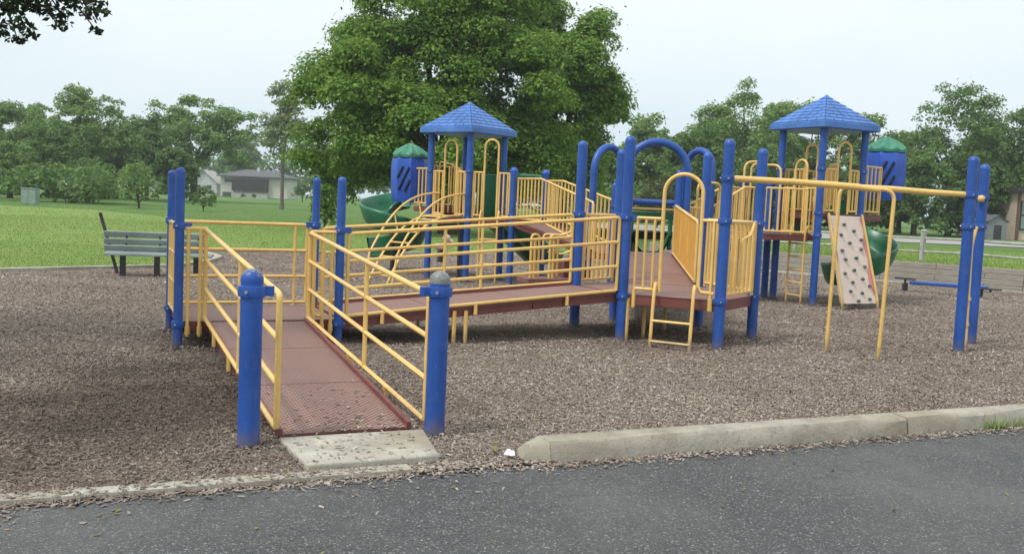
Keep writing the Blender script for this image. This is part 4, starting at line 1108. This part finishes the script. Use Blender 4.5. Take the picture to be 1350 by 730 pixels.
# shrubs on the lawn
def shrub(px, dist, top, w, label, mat, seed, fork=.14, name='shrub', zb=0., size=.11, per=150, ncl=34):
    base = (*at(px, dist)[:2], zb); h = zpx(px, top, dist) - zb; hw = w * dist / F_PX / 2
    bl = [(0, 0, h * .58, hw * .7, hw * .7, h * .36), (hw * .4, 0, h * .45, hw * .45, hw * .45, h * .26), (-hw * .4, 0, h * .42, hw * .45, hw * .45, h * .26), (0, 0, h * .78, hw * .35, hw * .35, h * .16), (0, 0, h * .28, hw * .75, hw * .75, h * .2)]
    k = h / 3.
    return make_tree(name, label, 'shrub', base, h, bl, M[mat], size, per / k, seed, .07 * k, 'bark', (.32 * k, .62 * k), ncl, fork, None, limbs=8)
shrub(180, 62, 211, 58, 'pale green upright shrub alone on the lawn edge left of the bench posts', 'leaf_mid', 51)
shrub(265, 62, 245, 40, 'small round dark shrub on the lawn in front of the white house', 'leaf_dark', 52, .14)
shrub(425, 40, 242, 40, 'leafy bush under the left side of the huge maple', 'leaf_big', 53, .15)
shrub(862, 60, 232, 60, 'bronze coloured bush seen through the blue arch', 'leaf_brown', 54, .1, zb=.1)
shrub(395, 150, 238, 30, 'dark bush at the right end of the cream house', 'leaf_dark', 55, .1, size=.3, per=30)

# right tree line beyond the road
ZR = .3
field_tree(845, 150, 110, 88, 'mid green tree seen above the blue arches, right of the dark maple', 'leaf_mid', 61, zb=ZR)
field_tree(905, 160, 90, 80, 'dark green tree behind the middle blue posts', 'leaf_dark', 62, zb=ZR)
field_tree(975, 106, 135, 84, 'tallest light green tree left of the right roofed tower', 'leaf_mid', 63, zb=ZR, clump=(.4, .95), ncl=110)
field_tree(1050, 122, 110, 88, 'feathery green tree directly behind the right roofed tower', 'leaf_mid', 64, zb=ZR, clump=(.4, .95), ncl=90)
field_tree(1130, 142, 110, 86, 'green tree peeking out right of the right tower roof', 'leaf_mid', 65, zb=ZR, clump=(.4, .9))
field_tree(1010, 190, 120, 78, 'dark low tree behind the yellow overhead rail', 'leaf_dark', 66, zb=ZR, low=-.05)
field_tree(1125, 205, 130, 78, 'dark low tree behind the right spiral slide', 'leaf_dark', 67, zb=ZR, low=-.05)
field_tree(1245, 100, 150, 80, 'tall ragged-topped tree left of the two right end posts', 'leaf_dark', 68, zb=ZR, clump=(.35, .85), ncl=150)
field_tree(1335, 140, 110, 82, 'green tree above the brown trimmed building on the right', 'leaf_dark', 69, zb=ZR)
field_tree(1200, 195, 110, 77, 'dark bushy tree between the right slide and the end posts', 'leaf_dark', 70, zb=ZR, low=-.08)
field_tree(1290, 205, 110, 79, 'dark bushy tree above the grey shed', 'leaf_dark', 71, zb=ZR, low=-.08)
field_tree(1400, 135, 120, 82, 'green tree at the right border of the picture, mostly cut off', 'leaf_dark', 72, zb=ZR)
field_tree(930, 135, 90, 92, 'green tree left of the tallest light green one, above the central posts', 'leaf_mid', 74, zb=ZR)
field_tree(1015, 130, 90, 94, 'green tree filling the gap left of the right tower roof', 'leaf_mid', 75, zb=ZR)
field_tree(1290, 150, 100, 88, 'green tree right behind the ragged-topped one', 'leaf_dark', 76, zb=ZR)
field_tree(1180, 175, 70, 86, 'slim green tree right of the drum of the right slide', 'leaf_mid', 77, zb=ZR)
field_tree(800, 190, 80, 84, 'shorter green tree behind the first blue arch', 'leaf_dark', 73, zb=ZR)

# undergrowth and far woods
def mass(name, x0, x1, y0, y1, h0, h1, n, mat, seed, rr_=(.8, 1.8), size=.3, per=14, z=0):
    g = np.random.default_rng(seed); cs = []; rs = []
    for _ in range(n):
        r = g.uniform(*rr_); t = g.random(); cs.append([x0 + (x1 - x0) * t, y0 + (y1 - y0) * t + g.normal() * 1.5, z + g.uniform(h0, h1)]); rs.append(r)
    o = quads(name, leaves(cs, rs, per, size, seed), M[mat]); o['kind'] = 'stuff'; return o
tag(mass('undergrowth', -52, -27, 66, 70, .3, 2.2, 150, 'leaf_dark', 81, (.7, 1.5), .2, 40), 'dark undergrowth along the foot of the left tree line', 'undergrowth')
tag(mass('roadside_undergrowth', 6, 62, 80, 82, .4, 2.4, 300, 'leaf_dark', 82, (.8, 1.6), .24, 30, .3), 'dark undergrowth along the far side of the road', 'undergrowth')
tag(mass('far_woods', -160, -30, 240, 260, 2, 9, 240, 'leaf_dark', 83, (2, 4), .7, 5), 'distant line of woods behind the houses on the left', 'woods')
tag(mass('distant_woods', -30, 190, 140, 135, 1, 8, 330, 'leaf_dark', 84, (2, 4), .6, 6, .2), 'distant woods behind the right tree line', 'woods')

tag(mass('hedgerow', -15, 34, 150, 125, .3, 3.6, 100, 'leaf_dark', 85, (1.4, 2.4), .4, 14, 0), 'dark hedgerow across the far end of the lawn behind the left tower', 'hedge')
# near tree whose branch hangs into the top left corner
base = (-7.6, 8.3, .03)
root = thing('overhanging_tree', 'dark leafy branch of a near tree hanging into the top left corner', 'tree', base)
g = np.random.default_rng(5); cs = []; rs = []
def brp(px, y, dist=8.6):
    y = y * 1.18 + 5
    return [(px - 675) / F_PX * dist, dist, zpx(px, y, dist)]
for (px, y, r) in ((8, 14, .13), (25, 30, .10), (-6, 38, .12), (42, 10, .13), (20, 45, .07), (60, 18, .11), (72, 30, .07), (88, 8, .12), (108, 2, .14), (112, 20, .08), (122, 34, .06), (120, 10, .09), (66, -6, .2), (20, -10, .22), (115, -18, .2), (-30, 15, .25), (-30, -30, .4), (40, -50, .4), (95, -50, .35), (36, 40, .06), (12, 4, .16), (132, 16, .05), (80, 20, .07)):
    q = brp(px, y, 8.6 + g.normal() * .15); cs.append(q); rs.append(r)
lv1 = leaves(cs, [r * 1.35 for r in rs], 2600, .033, 6, .2, .2, .5)
cs2 = []; rs2 = []
for _ in range(70):
    dv = g.normal(size=3); dv /= np.linalg.norm(dv); k = g.uniform(.4, 1)
    p = [-7.4 + dv[0] * 2.6 * k, 8.0 + dv[1] * 2.8 * k, 5.6 + dv[2] * 1.7 * k]
    cs2.append(p); rs2.append(g.uniform(.4, .7))
# keep the frame clear below the hanging branch
def in_view(p):
    X, Y, Z = p; return Y > .5 and (675 + F_PX * X / Y) > -10 and (265 + .045 * F_PX * X / Y - (Z - H_CAM) * F_PX / Y) > -60
cs2, rs2 = zip(*[(c, r) for c, r in zip(cs2, rs2) if not in_view(c)])
lv2 = leaves(cs2, rs2, 210, .07, 8, .3)
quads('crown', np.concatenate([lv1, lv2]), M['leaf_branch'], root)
mb = MB(); mb.tube([(-7.6, 8.3, 0), (-7.55, 8.3, 2), (-7.4, 8.2, 4.5)], [.24, .19, .14], 12)
mb.tube([(-7.5, 8.25, 3.2), (-6.2, 8.45, 3.9), (-5.2, 8.6, 3.75), (-4.5, 8.6, 3.5), (-4.0, 8.6, 3.35)], [.09, .06, .04, .022, .008], 8)
for i in range(0, len(cs), 2):
    a = Vector((-4.9 + (cs[i][0] + 4.9) * .5, 8.6, 3.62)); mb.tube([a, Vector(cs[i])], [.014, .005], 5)
for c in cs2[::4]: mb.tube([(-7.45, 8.25, 3.9), tuple(c)], [.07, .02], 6)
mb.build('trunk', M['bark'], root, 60)

# ------------------------------------------------------------------ houses and far things
def hip(mb, x0, x1, y0, y1, z, h, o=.6, ridge=.5):
    x0 -= o; x1 += o; y0 -= o; y1 += o; m = (y0 + y1) / 2; rl = (x1 - x0) * (1 - ridge) / 2
    vs = [(x0, y0, z), (x1, y0, z), (x1, y1, z), (x0, y1, z), (x0 + rl, m, z + h), (x1 - rl, m, z + h), (x0, y0, z - .18), (x1, y0, z - .18), (x1, y1, z - .18), (x0, y1, z - .18)]
    mb.add(vs, [[0, 1, 5, 4], [1, 2, 5], [2, 3, 4, 5], [3, 0, 4], [6, 7, 1, 0], [7, 8, 2, 1], [8, 9, 3, 2], [9, 6, 0, 3], [9, 8, 7, 6]])
def gable(mb, x0, x1, y0, y1, z, h, o=.4, th=.15):
    m = (x0 + x1) / 2; s = h / (m - x0)
    for sg in (-1, 1):
        xe = (x0 - o) if sg < 0 else (x1 + o); ze = z - o * s
        q = [(xe, y0 - o, ze), (m, y0 - o, z + h), (m, y1 + o, z + h), (xe, y1 + o, ze)]
        vs = [(a, b, c) for a, b, c in q] + [(a, b, c + th) for a, b, c in q]
        fs = [[0, 1, 2, 3], [7, 6, 5, 4], [0, 4, 5, 1], [1, 5, 6, 2], [2, 6, 7, 3], [3, 7, 4, 0]]
        mb.add(vs, fs)
HD = 185.
def hx(px): return HD * (px - 675) / F_PX
hb = thing('cream_house', 'cream two-storey house with grey hip roof and dark screened porch beyond the lawn', 'house', (hx(332), HD, 0))
z1 = zpx(330, 234, HD)
mb = MB(); mb.box(((hx(287) + hx(375)) / 2, HD + 4, z1 / 2), (hx(375) - hx(287), 8, z1)); mb.build('wall', M['siding'], hb, 0)
mb = MB(); mb.box(((hx(303) + hx(350)) / 2, HD - .35, (zpx(330, 236, HD) + zpx(330, 252, HD)) / 2), (hx(350) - hx(303), .7, (252 - 236) * HD / F_PX)); mb.build('screened_porch', M['screen'], hb, 0)
mb = MB(); mb.box(((hx(303) + hx(350)) / 2, HD - .25, zpx(330, 258, HD) / 1.6), (hx(350) - hx(303), .5, zpx(330, 252, HD) - .05)); mb.build('lower_wall', M['stone'], hb, 0)
for (a, b, ya, yb) in ((292, 302, 235, 240), (290, 301, 253, 259)):
    mb = MB(); mb.box(((hx(a) + hx(b)) / 2, HD - .03, (zpx(300, ya, HD) + zpx(300, yb, HD)) / 2), (hx(b) - hx(a), .12, (yb - ya) * HD / F_PX)); mb.build('window', M['glass'], hb, 0)
mb = MB(); hip(mb, hx(287), hx(375), HD, HD + 8, z1 + .18, 1.35, .7, .35); mb.build('roof', M['shingle'], hb, 0)
mb = MB(); mb.box((hx(331), HD + 3, z1 + 1.5), (.5, .5, .9)); mb.build('chimney', M['white_siding'], hb, 0)
for px in (317, 331):
    q = at(px, HD - 2.5); shrub(px, HD - 3, 256, 8, 'round dark bush before the cream house, %s of the two' % ('left' if px == 317 else 'right'), 'leaf_dark', 90 + px, .1, size=.25, per=30, ncl=14)
def small_house(px, w, ytop, yb, dist, label, wall, roofm, z=0., rh=1.6):
    x = dist * (px - 675) / F_PX; ww_ = w * dist / F_PX; h = zpx(px, ytop, dist) - z
    r = thing('house', label, 'house', (x, dist, z))
    mb = MB(); mb.box((x, dist + 3, z + h / 2), (ww_, 6, h)); mb.prism([(x - ww_ / 2, dist + .002), (x + ww_ / 2, dist + .002), (x, dist + .002), ][:2] + [(x + ww_ / 2, dist + .05), (x - ww_ / 2, dist + .05)], z + h, z + h + .05)
    mb.add([(x - ww_ / 2, dist, z + h), (x + ww_ / 2, dist, z + h), (x, dist, z + h + rh)], [[0, 1, 2]])
    mb.build('wall', wall, r, 0)
    mb = MB(); gable(mb, x - ww_ / 2, x + ww_ / 2, dist, dist + 6, z + h, rh); mb.build('roof', roofm, r, 0)
    for s in (-.22, .2):
        mb = MB(); mb.box((x + s * ww_, dist - .02, z + h * .66), (ww_ * .2, .1, h * .22)); mb.build('window', M['glass'], r, 0)
    return r
small_house(265, 34, 240, 262, 190, 'white house with pale gable behind the spreading tree', M['white_siding'], M['stone'], 0, 2.2)
small_house(213, 34, 243, 262, 182, 'white house half hidden behind the lawn shrub and bench posts', M['white_siding'], M['shingle'], 0, 1.6)
small_house(798, 70, 252, 270, 96, 'low house with tan roof seen through the first blue arch', M['stone'], M['tan_roof'], .2, 1.5)

# utility cabinet
uc = thing('utility_cabinet', 'grey-green utility cabinet at the far left edge of the lawn', 'cabinet', at(37, 60))
q = at(37, 60); mb = MB(); mb.box((q[0], q[1], .5), (.92, .5, .96)); mb.build('body', M['utility'], uc, 0, bevel=.03)
mb = MB(); mb.box((q[0], q[1], 1.01), (.98, .56, .06)); mb.build('lid', M['utility'], uc, 0, bevel=.02)
for s in (-.225, .225):
    mb = MB(); mb.box((q[0] + s, q[1] - .256, .5), (.42, .02, .84)); mb.build('door', M['utility'], uc, 0)

# building at the right edge
BD = 76.
def bxx(px): return BD * (px - 675) / F_PX
rb = thing('brown_building', 'beige building with brown trim, dark roof and green-tinted windows at the right edge', 'building', (bxx(1360), BD, .3))
zb0, zt0 = .3, zpx(1340, 254, BD); x0, x1 = bxx(1333), bxx(1333) + 14
mb = MB(); mb.box(((x0 + x1) / 2, BD + 5, (zb0 + zt0) / 2), (x1 - x0, 10, zt0 - zb0)); mb.build('wall', M['beige'], rb, 0)
mb = MB(); mb.box(((x0 + x1) / 2, BD + 4.8, zt0 + .18), (x1 - x0 + .8, 11, .34)); mb.build('roof', M['dark_roof'], rb, 0)
for i in range(8):
    xx = x0 + .12 + i * 1.75
    mb = MB(); mb.box((xx, BD - .06, (zb0 + zt0) / 2), (.22, .16, zt0 - zb0)); mb.build('trim', M['brown_trim'], rb, 0)
    if i < 7:
        f = MB(); f.box((xx + .88, BD - .04, zpx(1340, 284, BD)), (1.42, .1, 2.3)); fr = f.build('window', M['dark_roof'], rb, 0)
        for zc, hh in ((zpx(1340, 293, BD), .95), (zpx(1340, 274, BD), 1.0)):
            f = MB(); f.box((xx + .88, BD - .085, zc), (1.26, .03, hh)); f.build('pane', M['glass_green'], fr, 0)

# grey shed and parked cars beyond the road
sd_ = thing('shed', 'small grey gabled shed beyond the road, left of the beige building', 'shed', (bxx(1310), 74, .3))
xs = 74 * (1310 - 675) / F_PX; mb = MB(); mb.box((xs, 75.2, 1.0), (1.4, 2.4, 1.4)); mb.add([(xs - .7, 74, 1.7), (xs + .7, 74, 1.7), (xs, 74, 2.15)], [[0, 1, 2]]); mb.build('wall', M['shed'], sd_, 0)
mb = MB(); gable(mb, xs - .7, xs + .7, 74, 76.4, 1.7, .45, .12, .05); mb.build('roof', M['shingle'], sd_, 0)
mb = MB(); mb.box((xs, 73.97, .85), (.55, .06, 1.1)); mb.build('door', M['dark_roof'], sd_, 0)
# ------------------------------------------------------------------ scattered chips, blades, weeds
def inside(poly, X, Y):
    c = np.zeros(len(X), bool); k = len(poly)
    for i in range(k):
        x1, y1 = poly[i]; x2, y2 = poly[(i + 1) % k]
        m = ((y1 > Y) != (y2 > Y)); 
        with np.errstate(divide='ignore', invalid='ignore'): xi = (x2 - x1) * (Y - y1) / (y2 - y1) + x1
        c ^= m & (X < xi)
    return c
def chips(X, Y, Z, lmin, lmax, g, tilt=.45):
    n = len(X); a = g.uniform(0, 2 * pi, n); L = g.uniform(lmin, lmax, n); W = L * g.uniform(.18, .5, n)
    t1 = g.normal(0, tilt, n); t2 = g.normal(0, tilt, n)
    ux = np.stack([np.cos(a) * np.cos(t1), np.sin(a) * np.cos(t1), np.sin(t1)], 1)
    vx_ = np.stack([-np.sin(a) * np.cos(t2), np.cos(a) * np.cos(t2), np.sin(t2)], 1)
    p = np.stack([X, Y, Z], 1); l = (L / 2)[:, None]; w_ = (W / 2)[:, None]; s = g.uniform(.4, 1, n)[:, None]
    return np.stack([p - ux * l - vx_ * w_, p + ux * l - vx_ * w_ * s, p + ux * l * g.uniform(.8, 1.1, n)[:, None] + vx_ * w_, p - ux * l * s + vx_ * w_], 1)
def sample(n, y0, y1, g):
    Y = np.sqrt(g.uniform(y0 ** 2, y1 ** 2, n)); X = Y * g.uniform(-.58, .58, n); return X, Y
g = np.random.default_rng(101); parts = []
for n, y0, y1, l0, l1 in ((150000, 4.2, 9, .008, .030), (130000, 9, 15, .012, .036), (90000, 15, 28, .02, .05)):
    X, Y = sample(n, y0, y1, g); m = inside(mulch_poly, X, Y); X, Y = X[m], Y[m]
    parts.append(chips(X, Y, np.array([mz(a, b) for a, b in zip(X, Y)]) + g.uniform(.002, .016, len(X)), l0, l1, g, .32))
for q in (A, B, C_, D_, E_, F_, G_, L_, M_, N_, I_, H_, R1, R2, K1, K2, X_, X2, T1, TL, TR, U1, UL, UR, (4.21, 10.98), (3.75, 11.4)):
    n = 170; a = g.uniform(0, 2 * pi, n); rd = .055 + np.abs(g.normal(0, .07, n)); X = q[0] + rd * np.cos(a); Y = q[1] + rd * np.sin(a)
    parts.append(chips(X, Y, np.array([mz(x_, y_) for x_, y_ in zip(X, Y)]) + np.maximum(.004, .045 - rd * .3) * g.uniform(.3, 1, n), .012, .04, g, .5))
o = quads('wood_chips', np.concatenate(parts), M['chip']); tag(o, 'loose brown wood chips covering the play area', 'wood chips', kind='stuff')
# spilled chips and leaves on asphalt, pad, strip, ramp foot
X = []; Y = []; Z = []
def spill(n, s0, s1, o0, o1, z, sig):
    s = g.uniform(s0, s1, n); oo = o0 - np.abs(g.normal(0, sig, n)) if o1 is None else g.uniform(o0, o1, n)
    for a, b in zip(s, oo):
        p = ell(a, b); X.append(p[0]); Y.append(p[1]); Z.append(z + g.uniform(0, .008))
spill(1500, -6, .9, .02, None, -.026, .045); spill(1000, -1.2, 1.8, .0, None, -.026, .07); spill(3200, 1.6, 9, -.04, None, -.026, .07); spill(420, -2.2, -1.2, -.03, None, -.026, .18)
spill(1300, -6, .8, .0, .12, -.002, 0); spill(3500, .82, 1.75, -.02, .3, -.02, 0); spill(150, -5, 12, 0, None, -.026, .6)
spill(150, .15, 1.05, .15, .8, .033, 0)
for _ in range(330):
    u, v_ = g.random(), g.random() ** 2.2; a = line(RL0, RR0, .35 + .65 * u if g.random() < .6 else u); b = line(RL1, RR1, .35 + .65 * u); p = (a[0] + (b[0] - a[0]) * v_ * .35, a[1] + (b[1] - a[1]) * v_ * .35)
    X.append(p[0]); Y.append(p[1]); Z.append(.038 + .217 * v_ * .35 + .004)
o = quads('spilled_chips', chips(np.array(X), np.array(Y), np.array(Z), .012, .045, g, .2), M['chip']); tag(o, 'mulch chips spilled onto the asphalt, the pad and the ramp foot', 'wood chips', kind='stuff')
# green leaf litter
n = 70; X, Y = sample(n, 3.2, 7.5, g); oo = (X + 1.3) * nx_ + (Y - 5.21) * ny_
Zl = np.where(oo > 0, .03, -.022)
o = quads('fallen_leaves', chips(X, Y, Zl, .02, .05, g, .25), leafmat('fallen_leaf', (.12, .14, .03), (.2, .2, .05), (.32, .28, .09), .1)); tag(o, 'scattered small yellow-green leaves on the asphalt and mulch', 'leaves', kind='stuff')
# grass blades
def blades(X, Y, z, h0, h1, w, g):
    n = len(X); a = g.uniform(0, 2 * pi, n); h = g.uniform(h0, h1, n); ln = g.normal(0, .35, (n, 2)) * h[:, None]
    p = np.stack([X, Y, np.broadcast_to(z, X.shape)], 1); s = np.stack([np.cos(a), np.sin(a), 0 * a], 1) * w
    t = p + np.stack([ln[:, 0], ln[:, 1], h], 1)
    return np.stack([p - s, p + s, t + s * .25, t - s * .25], 1)
lawn_poly = border + [(4, 29), (4, 75), (-60, 75), (-60, 0)]
pts = []
for n, y0, y1, h0, h1, w_ in ((45000, 15, 24, .010, .03, .008), (35000, 24, 42, .012, .034, .013), (12000, 42, 75, .02, .05, .02)):
    Y = np.sqrt(g.uniform(y0 ** 2, y1 ** 2, n)); X = Y * g.uniform(-.56, .06, n); m = inside(lawn_poly, X, Y); pts.append(blades(X[m], Y[m], .028, h0, h1, w_, g))
n = 60000; t = g.random(n); s = 22 * g.random(n) ** 1.5; wl = np.array(WALL); seg = np.minimum((t * (len(wl) - 1)).astype(int), len(wl) - 2); f = t * (len(wl) - 1) - seg
X = wl[seg, 0] * (1 - f) + wl[seg + 1, 0] * f + .2 + .3 * s; Y = wl[seg, 1] * (1 - f) + wl[seg + 1, 1] * f + .22 + s
pts.append(blades(X, Y, np.interp(s, [0, 3, 10, 20, 22], [.51, .50, .44, .32, .3]), .02, .07, .010, g))
o = quads('grass', np.concatenate(pts), M['blade']); tag(o, 'short green grass blades of the lawn and the bank', 'grass', kind='stuff')
# weed at the kerb on the right
s = np.concatenate([g.normal(5.62, .07, 60), g.normal(5.95, .08, 40)]); q = np.array([ell(a, -.03 - abs(g.normal(0, .015))) for a in s])
tag(quads('kerb_weed', blades(q[:, 0], q[:, 1], -.03, .03, .11, .005, g), M['blade']), 'small tuft of green weeds growing at the foot of the kerb on the right', 'weed')

# ------------------------------------------------------------------ light summer haze
mb = MB(); mb.box((0, 150, 18), (900, 580, 40)); t = NT('haze'); t.t.nodes.remove(t.b)
pv = t.n('ShaderNodeVolumePrincipled', {'Color': (.86, .93, .97, 1), 'Density': .0006, 'Anisotropy': .1}); t.link(pv.outputs[0], t.out.inputs['Volume'])
hz_ = mb.build('haze', t.mat, None, 0); tag(hz_, 'thin pale summer haze over the park', 'haze', kind='stuff')
